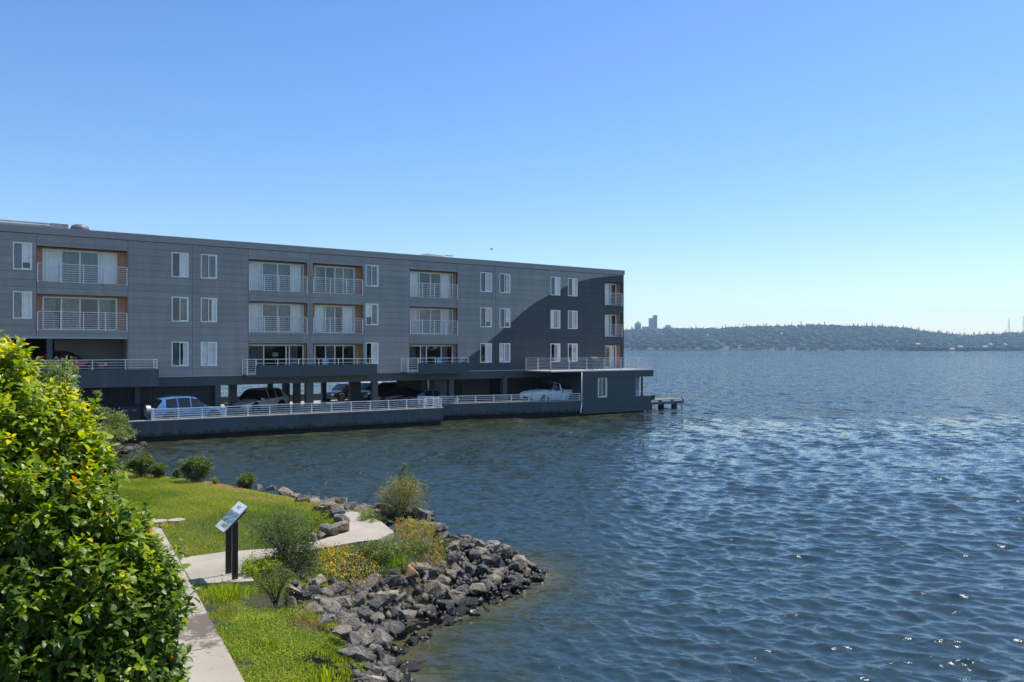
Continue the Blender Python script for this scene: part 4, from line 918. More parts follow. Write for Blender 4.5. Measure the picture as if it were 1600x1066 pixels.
# pale rocks along the winding path and the lawn edge
pale = [((537, 832), .27), ((520, 838), .24), ((505, 842), .20), ((541, 818), .26), ((531, 806), .22), ((517, 799), .20), ((497, 846), .17)]
pl = ['pale boulder at the inner bend of the path, lowest of the curb', 'pale boulder in the curb next to the lowest one', 'small pale boulder at the curb end by the dark bush', 'tallest pale boulder at the bend of the winding path', 'pale boulder upper side of the path bend', 'pale boulder at the far end of the path curb', 'smallest pale stone by the dark bush at the path']
for k, ((px, py), s) in enumerate(pale):
    x, y = pxg(px, py, 1.3); rock(RP[k % 5], x-.12, y+.12, 1.3+s*.25, s*.92, pl[k], 'pale boulders lining the winding path')
back = [(424, 764, .20), (447, 771, .22), (462, 776, .17), (478, 781, .26), (492, 785, .2), (512, 791, .24), (530, 796, .24), (549, 795, .26), (566, 797, .22), (405, 762, .14), (500, 797, .2), (539, 803, .14), (582, 803, .16)]
for k, (px, py, s) in enumerate(back):
    x, y = pxg(px, py, 1.25); rock(RP[(k*2) % 5] if k not in (1, 3, 8) else RM[k], x, y, 1.22+s*.15, s*1.15, 'dark boulder on the far lawn edge at the water' if k in (1, 3, 8) else 'pale boulder along the far lawn edge above the water', 'boulders along the far lawn edge', flat=.8)
# rocks of the small cove by the dock wall
cv = scatter(3000, (-24.5, -18, 36.5, 44), lambda P, d: (d > -.3) & (d < 2.4) & (P[:, 1] > 37), .14, .30, 26, .7)
for i, (x, y, s) in enumerate(cv):
    z = max(0.0, float(height([[x, y]])[0])); rock(RM[(i*5) % 12], x, y, z+s*.3, s*1.1, 'dark boulder in the cove at the left end of the dock wall', 'boulders of the small cove')
x, y = pxg(461, 922, 1.25); rock(RP[2], x, y, 1.22, .2, 'pale boulder behind the small twiggy shrub', 'near bank stones')
x, y = pxg(512, 958, 1.2); rock(RP[1], x, y, 1.1, .2, 'flat pale stone at the top edge of the near bank', 'near bank stones', flat=.5)
x, y = pxg(525, 965, 1.2); rock(RP[3], x+.1, y-.1, 1.05, .16, 'small buff stone by the flat pale stone', 'near bank stones', flat=.6)

# ------------------------------------------------------------------ vegetation
LEAF_V = [(0, 0, 0), (.26, .22, .05), (.30, 0, -.005), (.26, -.22, .05), (.66, .23, -.01), (.68, 0, -.07), (.66, -.23, -.01), (1.0, 0, -.20)]
LEAF_F = [(0, 2, 1), (0, 3, 2), (1, 2, 5), (1, 5, 4), (2, 3, 6), (2, 6, 5), (4, 5, 7), (5, 6, 7)]
SM_V = [(0, 0, 0), (.5, .22, .05), (1, 0, -.05), (.5, -.22, .05)]; SM_F = [(0, 3, 2), (0, 2, 1)]
M['camellia'] = leaf_mat('camellia_leaf', [(0, (.055, .105, .016)), (.35, (.12, .20, .020)), (.62, (.25, .34, .022)), (.85, (.46, .49, .03)), (.97, (.66, .54, .035)), (1, (.55, .17, .03))], .45, .40, .4)
M['shrub'] = leaf_mat('shrub_leaf', [(0, (.028, .050, .010)), (.5, (.080, .125, .018)), (1, (.22, .27, .035))], .3, .5, .4)
M['lightshrub'] = leaf_mat('light_shrub_leaf', [(0, (.07, .11, .025)), (.5, (.15, .21, .04)), (1, (.30, .34, .08))], .35, .5, .4)
M['grass'] = leaf_mat('grass_blade', [(0, (.14, .22, .015)), (.5, (.34, .40, .03)), (.85, (.52, .46, .07)), (1, (.56, .42, .15))], .5, .55, .3)
M['clover'] = leaf_mat('clover_leaf', [(0, (.08, .15, .012)), (.5, (.22, .31, .02)), (1, (.44, .46, .05))], .45, .5, .35)
M['dryshrub'] = leaf_mat('dry_shrub_leaf', [(0, (.07, .08, .025)), (.5, (.19, .20, .05)), (1, (.36, .32, .11))], .35, .55, .3)
M['flower'] = leaf_mat('yellow_petal', [(0, (.55, .26, .012)), (.5, (.66, .38, .015)), (1, (.78, .52, .03))], .25, .6, .2)
M['drygrass'] = leaf_mat('dry_grass', [(0, (.32, .19, .07)), (1, (.50, .36, .17))], .3, .7, .2)
def rnd_dirs(n, up=0.0):
    d = rng.normal(size=(n, 3)); d /= np.linalg.norm(d, axis=1, keepdims=True); d[:, 2] += up; return d/np.linalg.norm(d, axis=1, keepdims=True)
# --- big hedge bush: blobs (px, py, Z, radius m)
blobs = [(196, 842, 7.7, .27), (-4, 572, 8.0, .18), (-34, 592, 7.9, .56), (-120, 640, 7.9, .90), (40, 700, 7.8, .72), (20, 800, 7.6, 1.0), (82, 768, 7.8, .55), (138, 868, 7.6, .64), (60, 950, 7.4, 1.05), (190, 960, 7.5, .60), (165, 1060, 7.3, .66), (-120, 850, 7.6, 1.4), (60, 1120, 7.2, 1.1), (100, 1250, 7.2, 1.1), (205, 1040, 7.6, .45), (76, 668, 8.0, .36), (128, 722, 7.9, .33), (40, 1010, 7.3, .95), (222, 905, 7.7, .38), (-60, 1150, 7.4, 1.3)]
BL = np.array([((px-800)/1200*Z, Z, EYE-(py-545)*Z/1200, r_) for px, py, Z, r_ in blobs])
def blob_sdf(P):
    return np.min(np.linalg.norm(P[:, None, :]-BL[None, :, :3], axis=2)-BL[None, :, 3], axis=1)
tips = []
for X_, Y_, Z_, r0 in BL:
    n = int(440*r0**2*4); d = rnd_dirs(n); rr = r0*(1+rng.uniform(-.36, .06, n)); tips.append(np.column_stack([np.array([X_, Y_, Z_])+d*rr[:, None], d]))
tips = np.vstack(tips); sdv = blob_sdf(tips[:, :3]); keep = (sdv > -.34) & (tips[:, 2] > 1.35) & (tips[:, 1] < BL[:, 1].max()+.6)
tips = tips[keep]; lump = vnoise(tips[:, [0, 2]], 5, 3)*.10+vnoise(tips[:, [1, 2]], 9, 13)*.05; tips[:, :3] += tips[:, 3:]*lump[:, None]
# loose shoots standing clear of the mass
sh_i = rng.choice(np.where((sdv[keep] > -.05) & (tips[:, 5] > .05) & (tips[:, 2] > 2.4))[0], 100, replace=False); ex = []
for i in sh_i:
    L_s = rng.uniform(.08, .26); dd_ = tips[i, 3:]*.5+np.array([rng.normal(0, .25), rng.normal(0, .25), .9]); dd_ /= np.linalg.norm(dd_)
    for q in (.45, 1.0): ex.append(np.concatenate([tips[i, :3]+dd_*L_s*q, dd_]))
tips = np.vstack([tips, np.array(ex)]); sdv = np.concatenate([sdv[keep], np.full(len(ex), .05)]); keep = np.ones(len(tips), bool)
nt_ = len(tips)
outd = tips[:, 3:].copy(); outd[:, 2] += .35; outd /= np.linalg.norm(outd, axis=1, keepdims=True)
per = 9; N = nt_*per
base = np.repeat(tips[:, :3], per, 0); ax = np.repeat(outd, per, 0)
k_ = np.tile(np.arange(per), nt_); ang = k_*2.4+np.repeat(rng.uniform(0, 6, nt_), per)
Fm = frames(ax); sidev = Fm[:, :, 1]*np.cos(ang)[:, None]+Fm[:, :, 2]*np.sin(ang)[:, None]
open_ = .55+1.0*(k_/per)+rng.normal(0, .18, N)
ldir = ax*np.cos(open_)[:, None]+sidev*np.sin(open_)[:, None]; ldir[:, 2] -= .15+.55*(k_/per)
base = base-ax*(k_/per*.16)[:, None]+rng.normal(0, .008, (N, 3))
sz = (.060+.075*rng.random(N)**1.3)*(1.0-.3*(k_ < 2))
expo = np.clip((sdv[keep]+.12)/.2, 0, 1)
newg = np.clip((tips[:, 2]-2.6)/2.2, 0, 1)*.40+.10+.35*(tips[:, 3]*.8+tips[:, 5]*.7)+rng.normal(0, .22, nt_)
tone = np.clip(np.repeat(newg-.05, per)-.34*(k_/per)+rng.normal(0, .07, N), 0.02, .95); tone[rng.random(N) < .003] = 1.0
HB = empty('hedge_bush', (-5.2, 7.4, 1.26), 0, 'huge glossy leaved evergreen bush filling the left foreground', 'bush')
Ml = frames(ldir, rng.normal(0, .35, N)); base_l = base-np.array([-5.2, 7.4, 1.26])
# the leaves that show largest are parts of their own
scr = np.stack([800+1200*base[:, 0]/base[:, 1], 545+1200*(EYE-base[:, 2])/base[:, 1]], 1)
vis = (scr[:, 0] > 5) & (scr[:, 0] < 300) & (scr[:, 1] > 520) & (scr[:, 1] < 1060)
facing = -(tips[:, 3:]@np.array([0, 1.0, 0])); fr_ = np.repeat(facing, per)
cand = np.where(vis & (np.repeat(sdv[keep], per) > -.03) & (fr_ > .15))[0]; pick_l = rng.choice(cand, size=min(290, len(cand)), replace=False)
mask = np.ones(N, bool); mask[pick_l] = False
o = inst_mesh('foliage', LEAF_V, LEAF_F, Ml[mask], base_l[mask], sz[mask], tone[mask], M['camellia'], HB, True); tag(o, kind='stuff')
leaf_me = {}
for tn in range(8):
    me = bpy.data.meshes.new('leaf'); me.from_pydata([tuple(v) for v in LEAF_V], [], LEAF_F); me.materials.append(M['camellia'])
    at = me.attributes.new('tone', 'FLOAT', 'POINT'); at.data.foreach_set('value', [.08+tn*.115]*len(LEAF_V)); leaf_me[tn] = me
    for p in me.polygons: p.use_smooth = True
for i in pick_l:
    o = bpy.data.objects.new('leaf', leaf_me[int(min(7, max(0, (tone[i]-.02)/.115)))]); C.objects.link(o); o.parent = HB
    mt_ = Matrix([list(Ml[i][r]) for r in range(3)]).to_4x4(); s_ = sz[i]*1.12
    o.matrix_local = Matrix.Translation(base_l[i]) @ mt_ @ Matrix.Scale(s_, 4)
mb = MB()
for X_, Y_, Z_, r0 in BL:
    if Z_ > 1.3:
        a = Vector((0, 0, 0))+Vector((random.uniform(-.2, .2), random.uniform(-.2, .2), 0)); c = Vector((X_+5.2, Y_-7.4, Z_-1.26)); m_ = (a+c)/2+Vector((0, 0, -.2))
        mb.tube(a, m_, .06, 6, .04); mb.tube(m_, c, .04, 6, .02)
        for _ in range(14):
            d_ = Vector(rnd_dirs(1)[0]); mb.tube(c, c+d_*r0*.85, .015, 4, .005)
mb.build('branches', M['bark'], HB)
# --- generic shrub
def shrub(name, px, py, Hh, Wd, label, m='shrub', n=2500, ls=.05, group=None, zb=None, cat='shrub', shape=1.0, open_=0.0, spiky=.15, pos=None, stems=10, dk=0):
    x, y = pos if pos else pxg(px, py, zb if zb is not None else 1.28)
    z = float(height([[x, y]])[0]) if zb is None else zb
    e = empty(name, (x, y, z-.02), 0, label, cat, group)
    # stems
    tips_ = []; mb = MB(); rs = random.Random(int(px*7+py))
    for k in range(stems):
        a = rs.uniform(0, 6.28); rr = rs.uniform(.1, .5)**.7*Wd; h = Hh*rs.uniform(.6, 1.0)*(1-.35*(rr/Wd)**2)
        tip = Vector((math.cos(a)*rr, math.sin(a)*rr, h)); mid_ = Vector((tip.x*.35, tip.y*.35, h*.5)); mb.tube((0, 0, 0), mid_, .012, 5, .009); mb.tube(mid_, tip, .009, 5, .003); tips_.append((mid_, tip))
    mb.build('stems', M['bark'], e)
    # leaves cluster around stems and through the crown
    nc = max(12, n//22); c = []
    for k in range(nc):
        if rs.random() < .45:
            a_, b_ = tips_[rs.randrange(len(tips_))]; p = a_.lerp(b_, rs.random()**.6)+Vector((rs.gauss(0, .05), rs.gauss(0, .05), rs.gauss(0, .05)))*Wd
        else:
            d_ = rnd_dirs(1)[0]; q = rs.uniform(.45, 1)**.5; p = Vector((d_[0]*Wd*.5*q, d_[1]*Wd*.5*q, Hh*.52+d_[2]*Hh*.46*q))
            f = 1-shape*.25*max(0, p.z/Hh-.5); p.x *= f; p.y *= f
        c.append((p.x, p.y, max(.02, p.z)))
    c = np.array(c); per_ = n//nc; P_ = np.repeat(c, per_, 0)+rng.normal(0, spiky*.42*min(Hh, Wd), (len(c)*per_, 3)); P_[:, 2] = np.maximum(P_[:, 2], .01)
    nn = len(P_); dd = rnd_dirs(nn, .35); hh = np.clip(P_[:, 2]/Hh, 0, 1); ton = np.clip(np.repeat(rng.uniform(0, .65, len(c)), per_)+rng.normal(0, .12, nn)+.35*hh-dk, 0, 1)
    o = inst_mesh('foliage', SM_V, SM_F, frames(dd, rng.uniform(-.8, .8, nn)), P_, rng.uniform(.7, 1.25, nn)*ls, ton, M[m], e); tag(o, kind='stuff')
    return e
shore = 'round shrubs along the far lawn edge'
shrub('round_shrub', 220, 744, .72, .72, 'dark round shrub at the lawn edge next to the hedge', n=6000, ls=.055, group=shore, spiky=.14, dk=.1)
shrub('round_shrub', 247, 745, .46, .46, 'small round shrub right of the first round shrub', n=3500, ls=.05, group=shore, dk=.1)
shrub('round_shrub', 277, 746, .36, .26, 'thin small shrub standing alone at the lawn edge', n=1200, ls=.045, group=shore)
shrub('round_shrub', 307, 751, .74, .80, 'largest dark round shrub in the middle of the lawn edge', n=6500, ls=.055, group=shore, dk=.1)
shrub('round_shrub', 336, 755, .22, .26, 'tiny low plant right of the largest round shrub', 'lightshrub', n=500, ls=.04, group=shore)
shrub('round_shrub', 385, 758, .50, .50, 'single leafy green shrub at the lawn edge above the pale rocks', n=3200, ls=.05, group=shore)
shrub('point_shrub', 628, 812, 1.05, 1.15, 'tall feathery yellow green shrub on the point behind the path', 'dryshrub', n=7600, ls=.042, spiky=.2, stems=20, zb=1.15, shape=2.8)
shrub('point_shrub', 634, 806, 1.3, .35, 'dark narrow upright plant rising from the feathery shrub', n=1800, ls=.04, zb=1.2, stems=6)
shrub('dark_bush', 447, 878, 1.0, 1.05, 'dark airy twiggy bush right of the information sign', n=7600, ls=.032, spiky=.26, stems=26, dk=.38, shape=2.6)
shrub('dark_bush', 462, 886, .6, .75, 'dense dark low bush in front of the airy bush', n=6800, ls=.032, spiky=.22, stems=10, dk=.42)
shrub('twiggy_shrub', 431, 931, .70, .52, 'small twiggy green shrub on bare soil by the sign slab', n=2900, ls=.028, spiky=.22, stems=18, dk=.05)
shrub('leafy_plant', 402, 897, .34, .6, 'bright low leafy plant right of the sign slab', 'clover', n=2200, ls=.04, spiky=.2)
shrub('leafy_plant', 590, 856, .32, .9, 'dark green low plants above the yellow flowers', 'shrub', n=3600, ls=.04, spiky=.25)
shrub('leafy_plant', 640, 845, .25, .9, 'spreading low green plant between the two flower patches', 'shrub', n=3200, ls=.035, spiky=.25)
shrub('leafy_plant', 580, 812, .28, .7, 'pale green low plant at the far end of the path', 'lightshrub', n=2200, ls=.035, spiky=.25)
shrub('light_shrub', 0, 0, 2.6, .8, 'pale small leaved shrub rising behind the hedge top', 'lightshrub', n=9000, ls=.06, pos=((92-800)/1200*14.5, 14.5), zb=EYE-(760-545)*14.5/1200, spiky=.12, stems=14)
shrub('sapling', 0, 0, 1.7, .75, 'slender sapling twig with pale leaves in front of the bins', 'lightshrub', n=420, ls=.075, pos=((158-800)/1200*17, 17), zb=EYE-(720-545)*17/1200, stems=4, spiky=.07)
shrub('cove_shrub', 0, 0, 1.45, 1.0, 'light green shrub by the left end of the dock wall', 'lightshrub', n=2600, ls=.09, pos=((181-800)/1200*38, 38), zb=.85, stems=12, spiky=.2)
shrub('cove_shrub', 0, 0, .9, 2.0, 'yellow green ground shrub above the cove rocks', 'lightshrub', n=3000, ls=.10, pos=((178-800)/1200*37, 37), zb=.7, stems=12)
# tufts of long blades
def tuft(name, px, py, h, n, label, wd=.012, spread=.25, m='grass', cat='grass tuft'):
    x, y = pxg(px, py, 1.25); z = float(height([[x, y]])[0]); e = empty(name, (x, y, z-.01), 0, label, cat)
    a = rng.uniform(0, 6.28, n); lean = rng.uniform(.05, .55, n); d0 = np.stack([np.cos(a)*lean, np.sin(a)*lean, np.ones(n)], 1)
    bv = [(0, -.5, 0), (0, .5, 0), (.5, -.45, .02), (.5, .45, .02), (.85, -.2, -.06), (.85, .2, -.06), (1, 0, -.14)]; bf = [(0, 2, 1), (1, 2, 3), (2, 4, 3), (3, 4, 5), (4, 6, 5)]
    S_ = np.stack([rng.uniform(.6, 1.1, n)*h, np.full(n, wd), np.full(n, h)], 1); T_ = np.stack([rng.normal(0, spread*.4, n), rng.normal(0, spread*.4, n), np.zeros(n)], 1)
    o = inst_mesh('blades', bv, bf, frames(d0, rng.uniform(0, 6, n)), T_, S_, rng.uniform(.05, .7, n), M[m], e); tag(o, kind='stuff'); return e
tuft('grass_tuft', 352, 930, .30, 260, 'tuft of long green grass in front of the sign slab', .012, .4)
tuft('iris_clump', 505, 1040, .42, 30, 'clump of tall sword leaves in the clover near the water', .022, .22)
tuft('iris_clump', 425, 1000, .16, 40, 'short sword leaves in the middle of the clover patch', .015, .2)
tuft('grass_tuft', 565, 1048, .22, 90, 'loose grass tuft at the near bank rocks', .01, .35)
tuft('iris_clump', 612, 858, .22, 260, 'bright green sword leaves right of the yellow flowers', .014, .6, 'clover')
# grass and clover carpets
bv = [(0, -.5, 0), (0, .5, 0), (1, 0, .18)]; bf = [(0, 2, 1)]
def carpet(name, n, box_, cond, hmin, hmax, wd, m, label, tone_f, lean=.5, tv_=None, tf_=None):
    P_ = np.column_stack([rng.uniform(box_[0], box_[1], n), rng.uniform(box_[2], box_[3], n)]); d = sdist(P_); ok = cond(P_, d) & ~onpath(P_); P_ = P_[ok]; n = len(P_); z = height(P_)
    a = rng.uniform(0, 6.28, n); l = rng.uniform(.05, lean, n); dv = np.stack([np.cos(a)*l, np.sin(a)*l, np.ones(n)*.8], 1)
    if tv_ is None: S_ = np.stack([rng.uniform(hmin, hmax, n), np.full(n, wd), rng.uniform(hmin, hmax, n)], 1); Mx_ = frames(dv, rng.uniform(0, 6, n)); zz = z
    else: S_ = rng.uniform(wd*.6, wd*1.2, n); dv[:, 2] = .2; Mx_ = frames(dv, rng.uniform(-.5, .5, n)); zz = z+rng.uniform(hmin, hmax, n)*(1+.5*vnoise(P_, 4, 9))
    o = inst_mesh(name, tv_ or bv, tf_ or bf, Mx_, np.column_stack([P_, zz]), S_, tone_f(P_, n), M[m]); tag(o, label, name.replace('_', ' '), kind='stuff'); return o
bare = lambda P: soil_of(P) > rng.uniform(.25, 1.0, len(P))
lt = lambda P, n: np.clip(.42+.55*vnoise(P, .9, 5)+.35*vnoise(P, 3.5, 6)+rng.normal(0, .18, n)+.6*np.clip(1.6-sdist(P), 0, 1)*(P[:, 1] > 15), 0, 1)
carpet('lawn_grass', 330000, (-14, -3.2, 12.6, 25), lambda P, d: (d > .5) & ~bare(P), .022, .055, .010, 'grass', 'short mown grass of the lakeside lawn', lt)
carpet('near_grass', 60000, (-5.6, -.9, 8.2, 13.6), lambda P, d: (d > .45) & (path_side(P) > .0) & ~bare(P), .03, .09, .009, 'grass', 'loose grass on the near bank', lt)
carpet('clover', 90000, (-5.6, -.9, 8.2, 13.2), lambda P, d: (d > .6) & (path_side(P) > -.02) & ~bare(P) & (vnoise(P, 2.2, 12) > -.25), .02, .075, .030, 'clover', 'bright clover ground cover beside the path', lambda P, n: np.clip(.45+.35*vnoise(P, 3, 4)+rng.normal(0, .2, n), 0, 1), tv_=SM_V, tf_=SM_F)
def inpx(poly, z=1.3): q = [pxg(a, b, z) for a, b in poly]; return lambda P, d: inpoly(P, q) & ~onpath(P)
f1 = [(492, 862), (520, 852), (585, 855), (600, 872), (570, 888), (540, 892), (505, 888)]
f2 = [(618, 812), (690, 818), (712, 832), (690, 846), (655, 850), (620, 838)]
gb = [(490, 860), (560, 848), (612, 834), (640, 812), (712, 818), (695, 840), (638, 858), (600, 874), (550, 888), (480, 896)]
carpet('bed_plants', 16000, (-4.6, -.9, 12.8, 18.4), lambda P, d: inpx(gb)(P, d) & (d > .3), .03, .16, .045, 'clover', 'low green plants of the flower beds', lambda P, n: rng.uniform(0, .6, n), tv_=SM_V, tf_=SM_F)
carpet('yellow_flowers', 5200, (-4.2, -2.2, 13.0, 16.5), lambda P, d: inpx(f1)(P, d) & (vnoise(P, 6, 2) > -.35), .08, .22, .04, 'flower', 'yellow flowers massed beside the winding path', lambda P, n: rng.random(n), tv_=SM_V, tf_=SM_F)
carpet('orange_grass', 9000, (-3.2, -.8, 15.0, 18.8), inpx(f2), .06, .18, .016, 'drygrass', 'dry orange grass around the point shrub', lambda P, n: rng.random(n), lean=1.0)
carpet('yellow_flowers', 4200, (-3.2, -.8, 15.0, 18.8), lambda P, d: inpx(f2)(P, d) & (vnoise(P, 6, 3) > .0), .08, .2, .035, 'flower', 'yellow flowers mixed with the dry grass on the point', lambda P, n: rng.random(n), tv_=SM_V, tf_=SM_F)
carpet('dry_grass', 5000, (-5.2, -3.0, 16.4, 19.6), lambda P, d: (d > .3) & (d < 1.8), .03, .08, .012, 'drygrass', 'dry grass at the right edge of the lawn', lambda P, n: rng.random(n), lean=1.0)
carpet('dead_stalks', 2500, (-4.4, -2.6, 11.4, 13.0), lambda P, d: (d > .2) & (d < 1.6), .05, .15, .008, 'drygrass', 'dead stalks on the bank crest', lambda P, n: rng.random(n), lean=1.2)

# ------------------------------------------------------------------ information sign
pL = pxg(357, 897, 1.302); pR = pxg(367, 906, 1.302)
cx, cy = (pL[0]+pR[0])/2, (pL[1]+pR[1])/2
SG = empty('information_sign', (cx, cy, 1.302), 0, 'tilted white interpretive panel on two dark posts beside the path', 'sign')
wv = Vector((pR[0]-cx, pR[1]-cy, 0)).normalized(); half = Vector((pR[0]-cx, pR[1]-cy, 0)).length
fv = Vector((-wv.y, wv.x, 0));  fv = fv if fv.x > 0 else -fv     # away from the reader, to the right
tl = R(44); uv_ = fv*math.cos(tl)+Vector((0, 0, 1))*math.sin(tl); nv = uv_.cross(wv); nv = nv if nv.z > 0 else -nv
pc = Vector((0, 0, 1.035))
def sbox(c, ax, by, cz, hx, hy, hz, name, m, parent=SG):
    V = []
    for k in (-1, 1):
        for i, j in ((-1,-1),(1,-1),(1,1),(-1,1)): V.append(c+ax*hx*i+by*hy*j+cz*hz*k)
    return MB().add(V, [(0,3,2,1),(4,5,6,7),(0,1,5,4),(1,2,6,5),(2,3,7,6),(3,0,4,7)]).build(name, m, parent)
upv = Vector((0, 0, 1))
for sg_ in (-1, 1):
    p = wv*half*sg_
    sbox(p+upv*.485, wv, fv, upv, .018, .048, .485, 'post', M['sign_post'])
    sbox(p+upv*.006, wv, fv, upv, .06, .10, .006, 'base_plate', M['sign_plate'])
sbox(pc-nv*.045, wv, uv_, nv, .22, .20, .012, 'bracket', M['sign_post'])
W2, L2 = .265, .275
M['panel'] = mat('panel_white', (.80, .80, .78), .3, .02, 3)
pn = sbox(pc, wv, uv_, nv, W2, L2, .012, 'panel', M['panel'])
sbox(pc-nv*.016, wv, uv_, nv, W2+.004, L2+.004, .004, 'panel_backing', M['sign_post'])
def pmat(name, cols, sc):
    m, n, b = node_mat(name); tc = n.nodes.new('ShaderNodeTexCoord'); no = n.nodes.new('ShaderNodeTexNoise'); no.inputs['Scale'].default_value = sc; no.inputs['Detail'].default_value = 3; n.links.new(tc.outputs['Object'], no.inputs['Vector'])
    cr = n.nodes.new('ShaderNodeValToRGB'); e = cr.color_ramp.elements
    while len(e) < len(cols): e.new(.5)
    for k, (p, c) in enumerate(cols): e[k].position = p; e[k].color = (*c, 1)
    n.links.new(no.outputs['Fac'], cr.inputs[0]); n.links.new(cr.outputs[0], b.inputs['Base Color']); b.inputs['Roughness'].default_value = .35; return m
map_m = pmat('printed_map', [(.3, (.05, .10, .22)), (.45, (.12, .22, .36)), (.52, (.16, .26, .14)), (.62, (.50, .52, .42))], 14)
pho = pmat('printed_photo', [(.35, (.05, .07, .03)), (.5, (.25, .27, .15)), (.65, (.6, .6, .5))], 30)
grn = pmat('printed_green', [(.3, (.55, .68, .35)), (.7, (.70, .78, .60))], 4)
def print_(u0, u1, v0, v1, name, m, h=.0135):
    c = pc+wv*((u0+u1)/2)+uv_*((v0+v1)/2)+nv*h
    return sbox(c, wv, uv_, nv, (u1-u0)/2, (v1-v0)/2, .001, name, m)
print_(-W2+.01, W2-.01, -.13, .10, 'map_print', map_m)
print_(-.06, W2-.03, -.22, -.145, 'photo_print', pho); print_(-W2+.01, -.09, -.25, -.14, 'green_print', grn)
M['ink'] = mat('grey_ink', (.25, .25, .27), .5, .05, 3)
for r_i, (a, b_) in enumerate(((-.12, .10), (-.10, .06), )):
    for k in range(9):
        u = a+(b_-a)*k/9; print_(u, u+(b_-a)/9*.65, .195-r_i*.03, .21-r_i*.03, 'lettering', M['ink'])

# ------------------------------------------------------------------ water
CHOP = 2.6
def water_mat():
    m, n, b = node_mat('lake_water'); tc = n.nodes.new('ShaderNodeTexCoord')
    at = n.nodes.new('ShaderNodeAttribute'); at.attribute_name = 'shallow'
    n0 = n.nodes.new('ShaderNodeTexNoise'); n0.inputs['Scale'].default_value = .8; n0.inputs['Detail'].default_value = 6; n.links.new(tc.outputs['Object'], n0.inputs['Vector'])
    mp = n.nodes.new('ShaderNodeMapRange'); mp.inputs[1].default_value = .3; mp.inputs[2].default_value = .7; mp.inputs[3].default_value = -.15; mp.inputs[4].default_value = .15; n.links.new(n0.outputs['Fac'], mp.inputs[0])
    ad = n.nodes.new('ShaderNodeMath'); ad.use_clamp = True; n.links.new(at.outputs['Fac'], ad.inputs[0]); n.links.new(mp.outputs[0], ad.inputs[1])
    cr = n.nodes.new('ShaderNodeValToRGB'); e = cr.color_ramp.elements; e[0].position = .1; e[0].color = (.022, .043, .054, 1); e[1].position = 1; e[1].color = (.10, .085, .042, 1); x = e.new(.45); x.color = (.030, .040, .024, 1)
    n.links.new(ad.outputs[0], cr.inputs[0]); n.links.new(cr.outputs[0], b.inputs['Base Color'])
    b.inputs['Roughness'].default_value = .06; b.inputs['IOR'].default_value = 1.333
    prev = None
    for sc, st, dist, stretch, rot in ((3.2, .6, .03, .6, -.35), (9, .5, .012, .8, .2), (26, .5, .005, .9, .6)):
        mpp = n.nodes.new('ShaderNodeMapping'); mpp.inputs['Scale'].default_value = (stretch, 1.0, 1); mpp.inputs['Rotation'].default_value = (0, 0, rot); n.links.new(tc.outputs['Object'], mpp.inputs[0])
        no = n.nodes.new('ShaderNodeTexNoise'); no.inputs['Scale'].default_value = sc; no.inputs['Detail'].default_value = 4; no.inputs['Roughness'].default_value = .55; n.links.new(mpp.outputs[0], no.inputs['Vector'])
        bp = n.nodes.new('ShaderNodeBump'); bp.inputs['Strength'].default_value = st; bp.inputs['Distance'].default_value = dist; n.links.new(no.outputs['Fac'], bp.inputs['Height'])
        if prev: n.links.new(prev, bp.inputs['Normal'])
        prev = bp.outputs[0]
    # facets too small for the mesh: slope noise, stronger where the mesh no longer carries the chop
    fa = n.nodes.new('ShaderNodeAttribute'); fa.attribute_name = 'chop'
    no = n.nodes.new('ShaderNodeTexNoise'); no.inputs['Scale'].default_value = 2.2; no.inputs['Detail'].default_value = 6; no.inputs['Roughness'].default_value = .78
    mpp = n.nodes.new('ShaderNodeMapping'); mpp.inputs['Scale'].default_value = (.55, 1.0, 1); n.links.new(tc.outputs['Object'], mpp.inputs[0]); n.links.new(mpp.outputs[0], no.inputs['Vector'])
    sb = n.nodes.new('ShaderNodeVectorMath'); sb.operation = 'SUBTRACT'; sb.inputs[1].default_value = (.5, .5, .5); n.links.new(no.outputs['Color'], sb.inputs[0])
    mu = n.nodes.new('ShaderNodeVectorMath'); mu.operation = 'MULTIPLY'; mu.inputs[1].default_value = (CHOP, CHOP*1.2, 0); n.links.new(sb.outputs[0], mu.inputs[0])
    sc_ = n.nodes.new('ShaderNodeVectorMath'); sc_.operation = 'SCALE'; n.links.new(mu.outputs[0], sc_.inputs[0]); n.links.new(fa.outputs['Fac'], sc_.inputs['Scale'])
    ad2 = n.nodes.new('ShaderNodeVectorMath'); ad2.operation = 'ADD'; n.links.new(prev, ad2.inputs[0]); n.links.new(sc_.outputs[0], ad2.inputs[1])
    fb = n.nodes.new('ShaderNodeAttribute'); fb.attribute_name = 'swell'
    m3 = n.nodes.new('ShaderNodeMapping'); m3.inputs['Scale'].default_value = (.62, .30, 1); n.links.new(tc.outputs['Object'], m3.inputs[0])
    n3 = n.nodes.new('ShaderNodeTexNoise'); n3.inputs['Scale'].default_value = 1.0; n3.inputs['Detail'].default_value = 3; n3.inputs['Roughness'].default_value = .6; n.links.new(m3.outputs[0], n3.inputs['Vector'])
    s3 = n.nodes.new('ShaderNodeVectorMath'); s3.operation = 'SUBTRACT'; s3.inputs[1].default_value = (.5, .5, .5); n.links.new(n3.outputs['Color'], s3.inputs[0])
    m4 = n.nodes.new('ShaderNodeVectorMath'); m4.operation = 'MULTIPLY'; m4.inputs[1].default_value = (.8, 1.7, 0); n.links.new(s3.outputs[0], m4.inputs[0])
    s4 = n.nodes.new('ShaderNodeVectorMath'); s4.operation = 'SCALE'; n.links.new(m4.outputs[0], s4.inputs[0]); n.links.new(fb.outputs['Fac'], s4.inputs['Scale'])
    a3 = n.nodes.new('ShaderNodeVectorMath'); a3.operation = 'ADD'; n.links.new(ad2.outputs[0], a3.inputs[0]); n.links.new(s4.outputs[0], a3.inputs[1])
